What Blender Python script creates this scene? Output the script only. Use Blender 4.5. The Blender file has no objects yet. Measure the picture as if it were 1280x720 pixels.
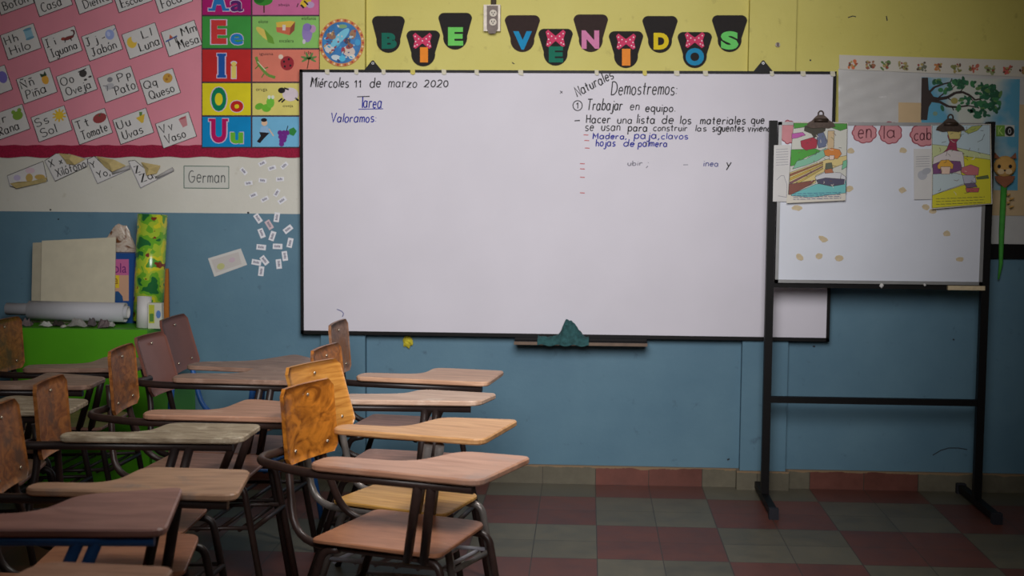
import bpy, bmesh, math, random
from mathutils import Vector, Matrix, noise
random.seed(7)
C = bpy.context.scene.collection
R = math.radians

# ------------------------------------------------------------------ camera, light, exposure
F_PX, CAM, YAW, PITCH, ROLL = 1700.2, Vector((.171, -6.356, 1.454)), .055, .083, .008
_f = Vector((-math.sin(YAW)*math.cos(PITCH), math.cos(YAW)*math.cos(PITCH), -math.sin(PITCH)))
_r0 = Vector((math.cos(YAW), math.sin(YAW), 0)); _u0 = _r0.cross(_f)
_r = math.cos(ROLL)*_r0 + math.sin(ROLL)*_u0
_u = -math.sin(ROLL)*_r0 + math.cos(ROLL)*_u0
cd = bpy.data.cameras.new('camera'); cam = bpy.data.objects.new('camera', cd); C.objects.link(cam)
cd.sensor_width = 36; cd.lens = F_PX*36/1280; cd.clip_start = .05
cam.matrix_world = Matrix(((_r.x, _u.x, -_f.x, CAM.x), (_r.y, _u.y, -_f.y, CAM.y), (_r.z, _u.z, -_f.z, CAM.z), (0, 0, 0, 1)))
cd.dof.use_dof = True; cd.dof.focus_distance = 5.0; cd.dof.aperture_fstop = 4.5
bpy.context.scene.camera = cam
vs = bpy.context.scene.view_settings
vs.view_transform = 'Standard'; vs.look = 'None'; vs.gamma = 1; vs.use_curve_mapping = False; vs.exposure = 0.0
w = bpy.data.worlds.new('world'); bpy.context.scene.world = w; w.use_nodes = True
w.node_tree.nodes['Background'].inputs[0].default_value = (.6, .7, .85, 1)
w.node_tree.nodes['Background'].inputs[1].default_value = .2
def area(name, loc, target, sx, sy, power, col, spread):
    l = bpy.data.lights.new(name, 'AREA'); l.shape = 'RECTANGLE'; l.size = sx; l.size_y = sy
    l.energy = power; l.color = col; l.spread = R(spread)
    o = bpy.data.objects.new(name, l); C.objects.link(o); o.location = loc
    o.rotation_euler = (Vector(target)-Vector(loc)).to_track_quat('-Z', 'Y').to_euler()
    return o
def spot(name, loc, target, radius, power, col, cone):
    l = bpy.data.lights.new(name, 'SPOT'); l.shadow_soft_size = radius; l.energy = power; l.color = col; l.spot_size = R(cone); l.spot_blend = 1
    o = bpy.data.objects.new(name, l); C.objects.link(o); o.location = loc
    o.rotation_euler = (Vector(target)-Vector(loc)).to_track_quat('-Z', 'Y').to_euler()
    return o
spot('added_spot', (.1, -5.0, 2.4), (-.28, 0, 1.36), .8, 800, (1, .98, .985), 61)  # added spot with no fixture, its falloff makes the bright centre and dim sides
area('ceiling_lamp', (.35, -2.5, 3.0), (.0, -2.6, 0), .9, .5, 11.5, (1, .96, .92), 95)
area('room_fill', (-1.2, -4.0, 3.0), (-1.2, -3.0, 0), 4, 4, 7, (.92, .96, 1), 180)

# ------------------------------------------------------------------ helpers
def WP(px, py, y):
    """a point measured in the photograph, on the upright plane at depth y"""
    d = _f + (px-640)/F_PX*_r - (py-360)/F_PX*_u
    return CAM + d*((y-CAM.y)/d.y)
def lin(c):
    c = c/255
    return c/12.92 if c <= .04045 else ((c+.055)/1.055)**2.4
def col(r, g, b): return (lin(r), lin(g), lin(b), 1)
MATS = {}
def mat(key, rgb, rough=.6, var=.0, scale=8, metal=0, spec=.4, bump=0):
    if key in MATS: return MATS[key]
    m = bpy.data.materials.new(key); m.use_nodes = True; nt = m.node_tree; N = nt.nodes; L = nt.links
    b = N['Principled BSDF']; b.inputs['Roughness'].default_value = rough; b.inputs['Metallic'].default_value = metal
    b.inputs['Specular IOR Level'].default_value = spec
    c = col(*rgb)
    if var:
        tc = N.new('ShaderNodeTexCoord'); n = N.new('ShaderNodeTexNoise'); n.inputs['Scale'].default_value = scale; n.inputs['Detail'].default_value = 6
        cr = N.new('ShaderNodeValToRGB'); e = cr.color_ramp.elements
        e[0].position = .3; e[1].position = .7
        e[0].color = tuple(v*(1-var) for v in c[:3])+(1,); e[1].color = tuple(min(1, v*(1+var)) for v in c[:3])+(1,)
        L.new(tc.outputs['Object'], n.inputs['Vector']); L.new(n.outputs['Fac'], cr.inputs[0]); L.new(cr.outputs[0], b.inputs['Base Color'])
        if bump:
            bp = N.new('ShaderNodeBump'); bp.inputs['Strength'].default_value = bump; bp.inputs['Distance'].default_value = .004
            L.new(n.outputs['Fac'], bp.inputs['Height']); L.new(bp.outputs[0], b.inputs['Normal'])
    else: b.inputs['Base Color'].default_value = c
    MATS[key] = m; return m
def wood(key, base, dark, wear=None, rough=.42, stretch=(4, 60, 60), swirl=1.5, wear_amt=.62, wscale=9):
    if key in MATS: return MATS[key]
    m = bpy.data.materials.new(key); m.use_nodes = True; nt = m.node_tree; N = nt.nodes; L = nt.links
    b = N['Principled BSDF']; b.inputs['Roughness'].default_value = rough
    tc = N.new('ShaderNodeTexCoord'); mp = N.new('ShaderNodeMapping'); mp.inputs['Scale'].default_value = stretch
    n = N.new('ShaderNodeTexNoise'); n.inputs['Scale'].default_value = 1; n.inputs['Detail'].default_value = 5; n.inputs['Distortion'].default_value = swirl
    cr = N.new('ShaderNodeValToRGB'); e = cr.color_ramp.elements
    e[0].position = .32; e[0].color = col(*dark); e[1].position = .62; e[1].color = col(*base)
    L.new(tc.outputs['Object'], mp.inputs[0]); L.new(mp.outputs[0], n.inputs['Vector']); L.new(n.outputs['Fac'], cr.inputs[0])
    out = cr.outputs[0]
    if wear:
        n2 = N.new('ShaderNodeTexNoise'); n2.inputs['Scale'].default_value = wscale; n2.inputs['Detail'].default_value = 8; n2.inputs['Roughness'].default_value = .65
        c2 = N.new('ShaderNodeValToRGB'); c2.color_ramp.elements[0].position = wear_amt-.08; c2.color_ramp.elements[1].position = wear_amt+.08
        mx = N.new('ShaderNodeMix'); mx.data_type = 'RGBA'; mx.inputs[7].default_value = col(*wear)
        L.new(tc.outputs['Object'], n2.inputs['Vector']); L.new(n2.outputs['Fac'], c2.inputs[0]); L.new(c2.outputs[0], mx.inputs[0]); L.new(out, mx.inputs[6])
        out = mx.outputs[2]
    L.new(out, b.inputs['Base Color'])
    bp = N.new('ShaderNodeBump'); bp.inputs['Strength'].default_value = .15; bp.inputs['Distance'].default_value = .002
    L.new(n.outputs['Fac'], bp.inputs['Height']); L.new(bp.outputs[0], b.inputs['Normal'])
    MATS[key] = m; return m

def tag(o, label, cat, group=None, kind=None):
    if label: o['label'] = label
    if cat: o['category'] = cat
    if group: o['group'] = group
    if kind: o['kind'] = kind
    return o
def thing(name, label, cat, loc=(0, 0, 0), rz=0, group=None):
    o = bpy.data.objects.new(name, None); o.empty_display_size = .05; C.objects.link(o)
    o.location = loc; o.rotation_euler = (0, 0, rz)
    return tag(o, label, cat, group)

class MB:
    """collects shapes, then links them as ONE mesh object"""
    def __init__(s): s.v = []; s.f = []; s.m = []; s.sm = []; s.mats = []
    def mi(s, m):
        if m not in s.mats: s.mats.append(m)
        return s.mats.index(m)
    def add(s, vs, fs, m, smooth=False):
        b = len(s.v); s.v += [Vector(v) for v in vs]; i = s.mi(m)
        for f in fs: s.f.append([b+k for k in f]); s.m.append(i); s.sm.append(smooth)
    def box(s, a, b, m):
        x0, y0, z0 = a; x1, y1, z1 = b
        s.add([(x0, y0, z0), (x1, y0, z0), (x1, y1, z0), (x0, y1, z0), (x0, y0, z1), (x1, y0, z1), (x1, y1, z1), (x0, y1, z1)],
              [(0, 3, 2, 1), (4, 5, 6, 7), (0, 1, 5, 4), (1, 2, 6, 5), (2, 3, 7, 6), (3, 0, 4, 7)], m)
    def prism(s, pts, vec, m, m2=None):
        """polygon swept along vec"""
        n = len(pts); P = [Vector(p) for p in pts]; V = Vector(vec)
        s.add(P+[p+V for p in P], [tuple(range(n))[::-1], tuple(range(n, 2*n))], m)
        s.add(P+[p+V for p in P], [(i, (i+1) % n, n+(i+1) % n, n+i) for i in range(n)], m2 or m)
    def slab(s, poly, z0, z1, m, ch=.003):
        """horizontal slab with chamfered edges"""
        n = len(poly); cx = sum(p[0] for p in poly)/n; cy = sum(p[1] for p in poly)/n
        def ring(z, k):
            out = []
            for i in range(n):
                p, q, r = Vector(poly[i-1]), Vector(poly[i]), Vector(poly[(i+1) % n])
                t = (r-p).normalized(); nn = Vector((t.y, -t.x)); out.append((q.x-nn.x*k, q.y-nn.y*k, z))
            return out
        if sum(poly[i-1][0]*poly[i][1]-poly[i][0]*poly[i-1][1] for i in range(n)) < 0: poly = poly[::-1]
        rs = [ring(z0, ch), ring(z0+ch, 0), ring(z1-ch, 0), ring(z1, ch)]
        vs = [v for r in rs for v in r]; fs = [tuple(range(n))[::-1], tuple(range(3*n, 4*n))]
        for k in range(3):
            fs += [(k*n+i, k*n+(i+1) % n, (k+1)*n+(i+1) % n, (k+1)*n+i) for i in range(n)]
        s.add(vs, fs, m)
    def tube(s, pts, r, m, seg=10, bend=0, flat=1):
        P = [Vector(p) for p in pts]
        if bend:
            Q = [P[0]]
            for i in range(1, len(P)-1):
                a, b, c = P[i-1], P[i], P[i+1]; d = min(bend, (a-b).length*.48, (c-b).length*.48)
                p0 = b+(a-b).normalized()*d; p2 = b+(c-b).normalized()*d
                for k in range(7):
                    t = k/6; Q.append(p0*(1-t)**2+b*2*t*(1-t)+p2*t*t)
            P = Q+[P[-1]]
        n = len(P); vs = []; up = None
        for i in range(n):
            t = (P[min(i+1, n-1)]-P[max(i-1, 0)]).normalized()
            if up is None: up = t.orthogonal().normalized()
            up = (up-t*up.dot(t)).normalized(); sd = t.cross(up)
            rr = r[i] if isinstance(r, (list, tuple)) else r
            vs += [P[i]+up*rr*math.cos(2*math.pi*k/seg)+sd*rr*flat*math.sin(2*math.pi*k/seg) for k in range(seg)]
        s.add(vs, [(i*seg+k, i*seg+(k+1) % seg, (i+1)*seg+(k+1) % seg, (i+1)*seg+k) for i in range(n-1) for k in range(seg)], m, True)
        s.add(vs[:seg]+vs[-seg:], [tuple(range(seg))[::-1], tuple(range(seg, 2*seg))], m)
    def ball(s, c, rx, ry, rz, m, seg=14, rings=8, lump=0):
        vs = []; c = Vector(c)
        for i in range(rings+1):
            a = math.pi*i/rings
            for k in range(seg):
                b = 2*math.pi*k/seg; d = Vector((math.sin(a)*math.cos(b), math.sin(a)*math.sin(b), math.cos(a)))
                q = 1+lump*noise.noise(d*2.3+c*9) if lump else 1
                vs.append(c+Vector((d.x*rx, d.y*ry, d.z*rz))*q)
        s.add(vs, [(i*seg+k, (i+1)*seg+k, (i+1)*seg+(k+1) % seg, i*seg+(k+1) % seg) for i in range(rings) for k in range(seg)], m, lump == 0)
    def build(s, name, parent=None, local=False, origin=None):
        me = bpy.data.meshes.new(name)
        if not s.v: return None
        if local: off = Vector((0, 0, 0)) if origin is None else Vector(origin)
        else:
            off = Vector([(min(v[i] for v in s.v)+max(v[i] for v in s.v))/2 for i in range(3)]) if origin is None else Vector(origin)
        me.from_pydata([v-off for v in s.v], [], s.f)
        for m in s.mats: me.materials.append(m)
        me.polygons.foreach_set('material_index', s.m); me.polygons.foreach_set('use_smooth', s.sm)
        bm = bmesh.new(); bm.from_mesh(me); bmesh.ops.remove_doubles(bm, verts=bm.verts, dist=1e-6)
        bm.to_mesh(me); bm.free(); me.update()
        o = bpy.data.objects.new(name, me); C.objects.link(o); o.location = off
        if parent is not None:
            o.parent = parent
            if not local:
                q = parent; 
                while q is not None: o.location = o.location-q.location; q = q.parent
        return o

_glyphs = {}
def glyphs(s, bold=0.0):
    if (s, bold) in _glyphs: return _glyphs[s, bold]
    cu = bpy.data.curves.new('t', 'FONT'); cu.body = s; cu.offset = bold; cu.resolution_u = 4
    ob = bpy.data.objects.new('t', cu); C.objects.link(ob)
    dg = bpy.context.evaluated_depsgraph_get(); me = ob.evaluated_get(dg).to_mesh()
    vs = [(v.co.x, v.co.y) for v in me.vertices]; fs = [tuple(p.vertices) for p in me.polygons]
    ob.evaluated_get(dg).to_mesh_clear(); bpy.data.objects.remove(ob); bpy.data.curves.remove(cu)
    x0 = min(v[0] for v in vs); x1 = max(v[0] for v in vs); y0 = min(v[1] for v in vs); y1 = max(v[1] for v in vs)
    vs = [((x-x0)/(x1-x0), (y1-y)/(y1-y0)) for x, y in vs]           # 0..1, v downwards
    edges = {}
    for f in fs:
        for i in range(len(f)):
            a, b = f[i], f[(i+1) % len(f)]; edges[(a, b)] = 1
    rim = [(a, b) for (a, b) in edges if (b, a) not in edges]
    _glyphs[s, bold] = (vs, fs, rim); return _glyphs[s, bold]

def _A(cx, cy, rx, ry, a0, a1, n=12): return [(cx+rx*math.cos(R(a0+(a1-a0)*k/n)), cy+ry*math.sin(R(a0+(a1-a0)*k/n))) for k in range(n+1)]
_O = _A(.36, .45, .33, .46, 40, 400, 18); _n = [[(.08, .92), (.08, 0)], _A(.36, .5, .28, .4, 180, 0)+[(.64, 0)]]; _e = [[(.06, .5)]+_A(.38, .46, .32, .46, 5, 318, 16)]
PEN = {'a': [_O, [(.69, .9), (.68, .12), (.8, 0)]], 'b': [[(.08, 1.6), (.08, 0)], _A(.41, .45, .33, .45, 180, 540, 18)], 'c': [_A(.42, .45, .36, .45, 50, 315, 14)], 'd': [_O, [(.69, 1.6), (.69, 0)]], 'e': _e,
 'f': [_A(.45, 1.3, .2, .25, 20, 180)+[(.25, 0)], [(.05, .9), (.5, .9)]], 'g': [_O, [(.69, .9), (.69, -.3)]+_A(.4, -.3, .29, .28, 0, -165)], 'h': [[(.08, 1.6), (.08, 0)], _A(.36, .5, .28, .4, 180, 0)+[(.64, 0)]],
 'i': [[(.1, .9), (.1, 0)], [(.1, 1.22), (.1, 1.34)]], 'j': [[(.34, .9), (.34, -.3)]+_A(.12, -.3, .22, .25, 0, -150), [(.34, 1.22), (.34, 1.34)]], 'l': [[(.1, 1.6), (.1, 0)]],
 'm': [[(.06, .92), (.06, 0)], _A(.27, .55, .21, .36, 180, 0)+[(.48, 0)], _A(.69, .55, .21, .36, 180, 0)+[(.9, 0)]], 'n': _n, 'ñ': _n+[[(.12, 1.2), (.28, 1.32), (.46, 1.2), (.6, 1.32)]], 'o': [_O], 'ó': [_O, [(.34, 1.2), (.5, 1.5)]], 'é': _e+[[(.36, 1.15), (.56, 1.5)]],
 'p': [[(.08, .92), (.08, -.65)], _A(.41, .45, .33, .45, 180, 540, 18)], 'q': [_O, [(.69, .92), (.69, -.65)]], 'r': [[(.08, .92), (.08, 0)], _A(.36, .5, .28, .38, 180, 45)], 's': [_A(.33, .67, .25, .23, 35, 270)+_A(.33, .22, .27, .22, 80, -150)],
 't': [[(.25, 1.4), (.25, .12), (.42, 0)], [(.0, .95), (.52, .95)]], 'u': [[(.08, .9), (.08, .36)]+_A(.36, .36, .28, .36, 180, 360)+[(.64, .9)], [(.64, .9), (.66, 0)]], 'v': [[(0, .9), (.3, 0), (.6, .9)]], 'x': [[(0, .9), (.6, 0)], [(.6, .9), (0, 0)]], 'y': [[(0, .9), (.34, .1)], [(.66, .9), (.12, -.65)]], 'z': [[(.02, .9), (.6, .9), (.02, 0), (.64, 0)]],
 'B': [[(.08, 1.5), (.08, 0)], [(.08, 1.5)]+_A(.3, 1.14, .4, .36, 80, -90)+[(.08, .78)], [(.08, .78)]+_A(.32, .39, .46, .39, 90, -90)+[(.08, 0)]], 'C': [_A(.55, .75, .5, .75, 50, 310, 16)], 'D': [[(.1, 1.5), (.1, 0)], [(0, 1.45)]+_A(.3, .75, .65, .75, 88, -90, 16)+[(.05, 0)]], 'E': [[(.75, 1.5), (.08, 1.5), (.08, 0), (.78, 0)], [(.08, .78), (.65, .78)]], 'F': [[(.8, 1.5), (.08, 1.5), (.08, 0)], [(.08, .78), (.62, .78)]],
 'G': [_A(.55, .75, .5, .75, 60, 360, 18)+[(.5, .75)]], 'H': [[(.08, 1.5), (.08, 0)], [(.8, 1.5), (.8, 0)], [(.08, .76), (.8, .76)]], 'I': [[(.3, 1.5), (.3, 0)], [(.08, 1.5), (.52, 1.5)], [(.08, 0), (.52, 0)]], 'J': [[(.55, 1.5), (.55, .35)]+_A(.3, .35, .25, .35, 0, -160), [(.2, 1.5), (.85, 1.5)]], 'L': [[(.08, 1.5), (.08, 0), (.72, 0)]], 'M': [[(.02, 0), (.14, 1.5), (.5, .6), (.86, 1.5), (.98, 0)]],
 'N': [[(.08, 0), (.08, 1.5), (.82, 0), (.82, 1.5)]], 'Ñ': [[(.08, 0), (.08, 1.4), (.82, 0), (.82, 1.4)], [(.2, 1.62), (.38, 1.75), (.54, 1.62), (.7, 1.75)]], 'O': [_A(.55, .75, .5, .75, 90, 450, 20)], 'P': [[(.08, 1.5), (.08, 0)], [(.08, 1.5)]+_A(.34, 1.1, .42, .4, 85, -90)+[(.08, .7)]], 'Q': [_A(.55, .75, .5, .75, 90, 450, 20), [(.65, .4), (1.05, -.1)]],
 'R': [[(.08, 1.5), (.08, 0)], [(.08, 1.5)]+_A(.34, 1.12, .42, .38, 85, -90)+[(.1, .74), (.8, 0)]], 'S': [_A(.45, 1.12, .37, .38, 30, 270)+_A(.45, .37, .4, .37, 80, -150)], 'T': [[(0, 1.5), (.95, 1.5)], [(.47, 1.5), (.47, 0)]], 'U': [[(.08, 1.5), (.08, .5)]+_A(.46, .5, .38, .5, 180, 360)+[(.84, 1.5)]], 'V': [[(0, 1.5), (.42, 0), (.88, 1.5)]], 'X': [[(0, 1.5), (.8, 0)], [(.8, 1.5), (0, 0)]], 'Y': [[(0, 1.5), (.42, .75), (.84, 1.5)], [(.42, .75), (.42, 0)]], 'Z': [[(.05, 1.5), (.8, 1.5), (.02, 0), (.85, 0)]],
 '0': [_A(.36, .5, .32, .5, 90, 450, 16)], '1': [[(.14, 1.04), (.25, 1.2), (.25, 0)]], '2': [_A(.32, .8, .3, .32, 160, -40)+[(.02, 0), (.66, 0)]], ':': [[(.1, .1), (.1, .18)], [(.1, .7), (.1, .78)]], '.': [[(.1, .02), (.16, .1)]], ',': [[(.15, .12), (.0, -.3)]], ';': [[(.15, .1), (.0, -.3)], [(.15, .7), (.15, .8)]]}
def pen(t, rng):
    """pen strokes of a word as polylines in a box of 0..1, v downwards"""
    x = 0; S = []
    for ch in t:
        if ch == ' ': x += .75; continue
        g = PEN[ch]; w_ = max(p[0] for st in g for p in st); k = 1+rng.uniform(-.06, .06); dy = rng.uniform(-.05, .05); sl = rng.uniform(-.05, .05)
        for st in g: S.append([(x+px*k+py*sl, py*k+dy) for px, py in st])
        x += w_*k+.26
    xs = [p[0] for st in S for p in st]; ys = [p[1] for st in S for p in st]
    a, b, c, d = min(xs), max(xs), min(ys), max(ys)
    return [[((px-a)/max(b-a, .01), (d-py)/max(d-c, .01)) for px, py in st] for st in S]
PEN_RNG = random.Random(5)
class Ink(MB):
    """shapes on a surface given by f(u, v, height) -> point; u runs right and v down"""
    def __init__(s, f): super().__init__(); s.fn = f
    def poly(s, pts, m, h=1): s.add([s.fn(u, v, h) for u, v in pts], [tuple(range(len(pts)))], m)
    def rect(s, a, b, c, d, m, h=1): s.poly([(a, b), (c, b), (c, d), (a, d)], m, h)
    def ell(s, cx, cy, rx, ry, m, h=1, rot=0, n=16, a0=0, a1=360):
        c, q = math.cos(R(rot)), math.sin(R(rot)); P = []
        for k in range(n+(a1-a0 < 360)):
            t = R(a0+(a1-a0)*k/n); x, y = rx*math.cos(t), ry*math.sin(t); P.append((cx+x*c-y*q, cy+x*q+y*c))
        s.poly(P, m, h)
    def ring(s, cx, cy, r, wd, m, h=1, n=20, ry=None):
        ry = ry or r
        for k in range(n):
            a, b = 2*math.pi*k/n, 2*math.pi*(k+1)/n
            s.poly([(cx+(r+d)*math.cos(t), cy+(ry+d)*math.sin(t)) for t, d in ((a, wd/2), (b, wd/2), (b, -wd/2), (a, -wd/2))], m, h)
    def line(s, pts, wd, m, h=1):
        for (a, b), (c, d) in zip(pts, pts[1:]):
            l = math.hypot(c-a, d-b) or 1; nx, ny = -(d-b)/l*wd/2, (c-a)/l*wd/2
            s.poly([(a+nx, b+ny), (c+nx, d+ny), (c-nx, d-ny), (a-nx, b-ny)], m, h)
    def text(s, t, x0, y0, x1, y1, m, h=1, rot=0, shear=0, bold=0, thick=0):
        vs, fs, rim = glyphs(t, bold); cx, cy = (x0+x1)/2, (y0+y1)/2; c, q = math.cos(R(rot)), math.sin(R(rot))
        P = []
        for u, v in vs:
            x = x0+(x1-x0)*u-cx-shear*(v-.5)*(y1-y0); y = y0+(y1-y0)*v-cy
            P.append((cx+x*c-y*q, cy+x*q+y*c))
        if thick:
            lo = [s.fn(u, v, h) for u, v in P]; hi = [s.fn(u, v, h+thick) for u, v in P]; n = len(P)
            s.add(lo+hi, [tuple(n+k for k in f) for f in fs]+[(a, b, n+b, n+a) for a, b in rim], m)
        else: s.add([s.fn(u, v, h) for u, v in P], fs, m)
    def script(s, t, x0, y0, x1, y1, m, h=1, rot=0, shear=.06, wd=1.1):
        """handwriting fitted into the box, rotated about its middle"""
        cx, cy = (x0+x1)/2, (y0+y1)/2; c, q = math.cos(R(rot)), math.sin(R(rot))
        for st in pen(t, PEN_RNG):
            P = []
            for u, v in st:
                x = x0+(x1-x0)*u-cx-shear*(v-.5)*(y1-y0); y = y0+(y1-y0)*v-cy; P.append((cx+x*c-y*q, cy+x*q+y*c))
            n = len(P); L_, R_ = [], []
            for i in range(n):
                a, b = P[max(i-1, 0)], P[min(i+1, n-1)]; l = math.hypot(b[0]-a[0], b[1]-a[1]) or 1; nx, ny = -(b[1]-a[1])/l*wd/2, (b[0]-a[0])/l*wd/2
                if 0 < i < n-1:
                    p, r = P[i-1], P[i+1]; l1 = math.hypot(P[i][0]-p[0], P[i][1]-p[1]) or 1; l2 = math.hypot(r[0]-P[i][0], r[1]-P[i][1]) or 1
                    co = max(.45, math.sqrt(max(0, (1+((P[i][0]-p[0])*(r[0]-P[i][0])+(P[i][1]-p[1])*(r[1]-P[i][1]))/l1/l2)/2))); nx /= co; ny /= co
                L_.append((P[i][0]+nx, P[i][1]+ny)); R_.append((P[i][0]-nx, P[i][1]-ny))
            for i in range(n-1): s.poly([L_[i], L_[i+1], R_[i+1], R_[i]], m, h)
    def sheet(s, pts, h0, h1, m, m2=None):
        n = len(pts); vs = [s.fn(u, v, h0) for u, v in pts]+[s.fn(u, v, h1) for u, v in pts]
        s.add(vs, [tuple(range(n)), tuple(range(n, 2*n))], m)
        s.add(vs, [(i, (i+1) % n, n+(i+1) % n, n+i) for i in range(n)], m2 or m)
    def disc(s, cx, cy, rx, ry, h0, h1, m, n=28, m2=None):
        s.sheet([(cx+rx*math.cos(2*math.pi*k/n), cy+ry*math.sin(2*math.pi*k/n)) for k in range(n)], h0, h1, m, m2)
def wallf(y): return lambda u, v, h: WP(u, v, y-h*.0006)          # h in 0.6 mm steps off the plane

# ------------------------------------------------------------------ the setting
Z_BLUE, Z_WHITE = 1.262, 1.56
def wall_paint():
    m = bpy.data.materials.new('painted plaster'); m.use_nodes = True; nt = m.node_tree; N = nt.nodes; L = nt.links
    b = N['Principled BSDF']; b.inputs['Roughness'].default_value = .55; b.inputs['Specular IOR Level'].default_value = .3
    g = N.new('ShaderNodeNewGeometry'); sp = N.new('ShaderNodeSeparateXYZ'); L.new(g.outputs['Position'], sp.inputs[0])
    def mixc(fac, a, bb):
        mx = N.new('ShaderNodeMix'); mx.data_type = 'RGBA'; L.new(fac, mx.inputs[0])
        for sock, v in ((mx.inputs[6], a), (mx.inputs[7], bb)):
            if isinstance(v, tuple): sock.default_value = v
            else: L.new(v, sock)
        return mx.outputs[2]
    def gt(v):
        q = N.new('ShaderNodeMath'); q.operation = 'GREATER_THAN'; q.inputs[1].default_value = v; L.new(sp.outputs['Z'], q.inputs[0]); return q.outputs[0]
    def nz(scale, lo, hi, detail=6):
        n = N.new('ShaderNodeTexNoise'); n.inputs['Scale'].default_value = scale; n.inputs['Detail'].default_value = detail; n.inputs['Roughness'].default_value = .6
        L.new(g.outputs['Position'], n.inputs['Vector']); cr = N.new('ShaderNodeValToRGB'); cr.color_ramp.elements[0].position = lo; cr.color_ramp.elements[1].position = hi
        L.new(n.outputs['Fac'], cr.inputs[0]); return cr.outputs[0], n.outputs['Fac']
    a, _ = nz(2.2, .3, .7); d, _ = nz(14, .62, .74, 10); fine, fh = nz(55, .3, .7)
    blue = mixc(a, col(86, 121, 141), col(100, 135, 153)); blue = mixc(d, blue, col(78, 106, 124))
    wht = mixc(a, col(206, 204, 192), col(216, 214, 204)); wht = mixc(d, wht, col(196, 192, 176))
    yel = mixc(a, col(203, 192, 98), col(212, 202, 112)); yel = mixc(d, yel, col(176, 164, 84))
    c = mixc(gt(Z_BLUE), blue, wht); c = mixc(gt(Z_WHITE), c, yel)
    L.new(c, b.inputs['Base Color'])
    bp = N.new('ShaderNodeBump'); bp.inputs['Strength'].default_value = .25; bp.inputs['Distance'].default_value = .003
    L.new(fh, bp.inputs['Height']); L.new(bp.outputs[0], b.inputs['Normal'])
    return m
M_WALL = wall_paint()
def tiles(skirt=False):
    m = bpy.data.materials.new('cement tile skirting' if skirt else 'cement tile floor'); m.use_nodes = True; nt = m.node_tree; N = nt.nodes; L = nt.links
    b = N['Principled BSDF']; b.inputs['Roughness'].default_value = .38; b.inputs['Specular IOR Level'].default_value = .35
    g = N.new('ShaderNodeNewGeometry'); sp = N.new('ShaderNodeSeparateXYZ'); L.new(g.outputs['Position'], sp.inputs[0])
    def M(op, a, c=None):
        q = N.new('ShaderNodeMath'); q.operation = op
        for i, v in enumerate((a, c)):
            if v is None: continue
            if isinstance(v, (int, float)): q.inputs[i].default_value = v
            else: L.new(v, q.inputs[i])
        return q.outputs[0]
    X = M('SUBTRACT', sp.outputs['X'], .224-50); Y = M('ADD', sp.outputs['Y'], .272+50)
    if skirt: Y = M('MULTIPLY', Y, 0.0); Y = M('ADD', Y, 50.1)
    chk = M('MODULO', M('ADD', M('FLOOR', M('DIVIDE', X, .5)), M('FLOOR', M('DIVIDE', Y, .5))), 2)
    comb = N.new('ShaderNodeCombineXYZ'); L.new(M('FLOOR', M('DIVIDE', X, .25)), comb.inputs[0]); L.new(M('FLOOR', M('DIVIDE', Y, .25)), comb.inputs[1])
    wn = N.new('ShaderNodeTexWhiteNoise'); wn.noise_dimensions = '2D'; L.new(comb.outputs[0], wn.inputs[0])
    mx = N.new('ShaderNodeMix'); mx.data_type = 'RGBA'; L.new(chk, mx.inputs[0]); mx.inputs[6].default_value = col(110, 66, 56); mx.inputs[7].default_value = col(106, 100, 84)
    n = N.new('ShaderNodeTexNoise'); n.inputs['Scale'].default_value = 7; n.inputs['Detail'].default_value = 8; n.inputs['Roughness'].default_value = .7; L.new(g.outputs['Position'], n.inputs['Vector'])
    hsv = N.new('ShaderNodeHueSaturation'); L.new(mx.outputs[2], hsv.inputs['Color'])
    L.new(M('ADD', M('ADD', M('MULTIPLY', wn.outputs[0], .22), M('MULTIPLY', n.outputs['Fac'], 1.1)), .3), hsv.inputs['Value'])
    gx = M('LESS_THAN', M('ABSOLUTE', M('SUBTRACT', M('MODULO', X, .25), .125)), .1232)
    gy = M('LESS_THAN', M('ABSOLUTE', M('SUBTRACT', M('MODULO', Y, .25), .125)), .1232)
    mg = N.new('ShaderNodeMix'); mg.data_type = 'RGBA'; L.new(M('MULTIPLY', gx, gy), mg.inputs[0]); mg.inputs[6].default_value = col(66, 58, 50); L.new(hsv.outputs[0], mg.inputs[7])
    out = mg.outputs[2]
    if skirt:   # paint splashes along the top edge of the skirting
        top = M('GREATER_THAN', M('ADD', sp.outputs['Z'], M('MULTIPLY', n.outputs['Fac'], .04)), .1005)
        mt = N.new('ShaderNodeMix'); mt.data_type = 'RGBA'; L.new(top, mt.inputs[0]); L.new(out, mt.inputs[6]); mt.inputs[7].default_value = col(140, 116, 88); out = mt.outputs[2]
    L.new(out, b.inputs['Base Color'])
    rr = M('ADD', M('MULTIPLY', n.outputs['Fac'], .3), .25); L.new(rr, b.inputs['Roughness'])
    return m
XL, XR, YB, ZC = -3.3, 2.75, -8.0, 3.15
def struct(name, a, b, m, label, cat):
    q = MB(); q.box(a, b, m); return tag(q.build(name), label, cat, kind='structure')
struct('floor', (XL, YB, -.06), (XR, 0, 0), tiles(), 'checkered red and grey cement tile floor of the classroom', 'floor')
struct('wall_back', (XL, 0, -.06), (XR, .15, ZC), M_WALL, 'back wall painted blue below and yellow above', 'wall')
struct('wall_left', (XL-.15, YB, -.06), (XL, .15, ZC), M_WALL, 'blue and yellow side wall beyond the desks', 'wall')
struct('wall_right', (XR, YB, -.06), (XR+.15, .15, ZC), M_WALL, 'blue and yellow side wall beyond the easel', 'wall')
struct('wall_front', (XL, YB-.15, -.06), (XR, YB, ZC), M_WALL, 'blue and yellow wall facing the whiteboard', 'wall')
struct('ceiling', (XL, YB, ZC), (XR, 0, ZC+.1), mat('ceiling', (150, 148, 140), .8), 'pale plaster ceiling over the classroom', 'ceiling')
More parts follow.
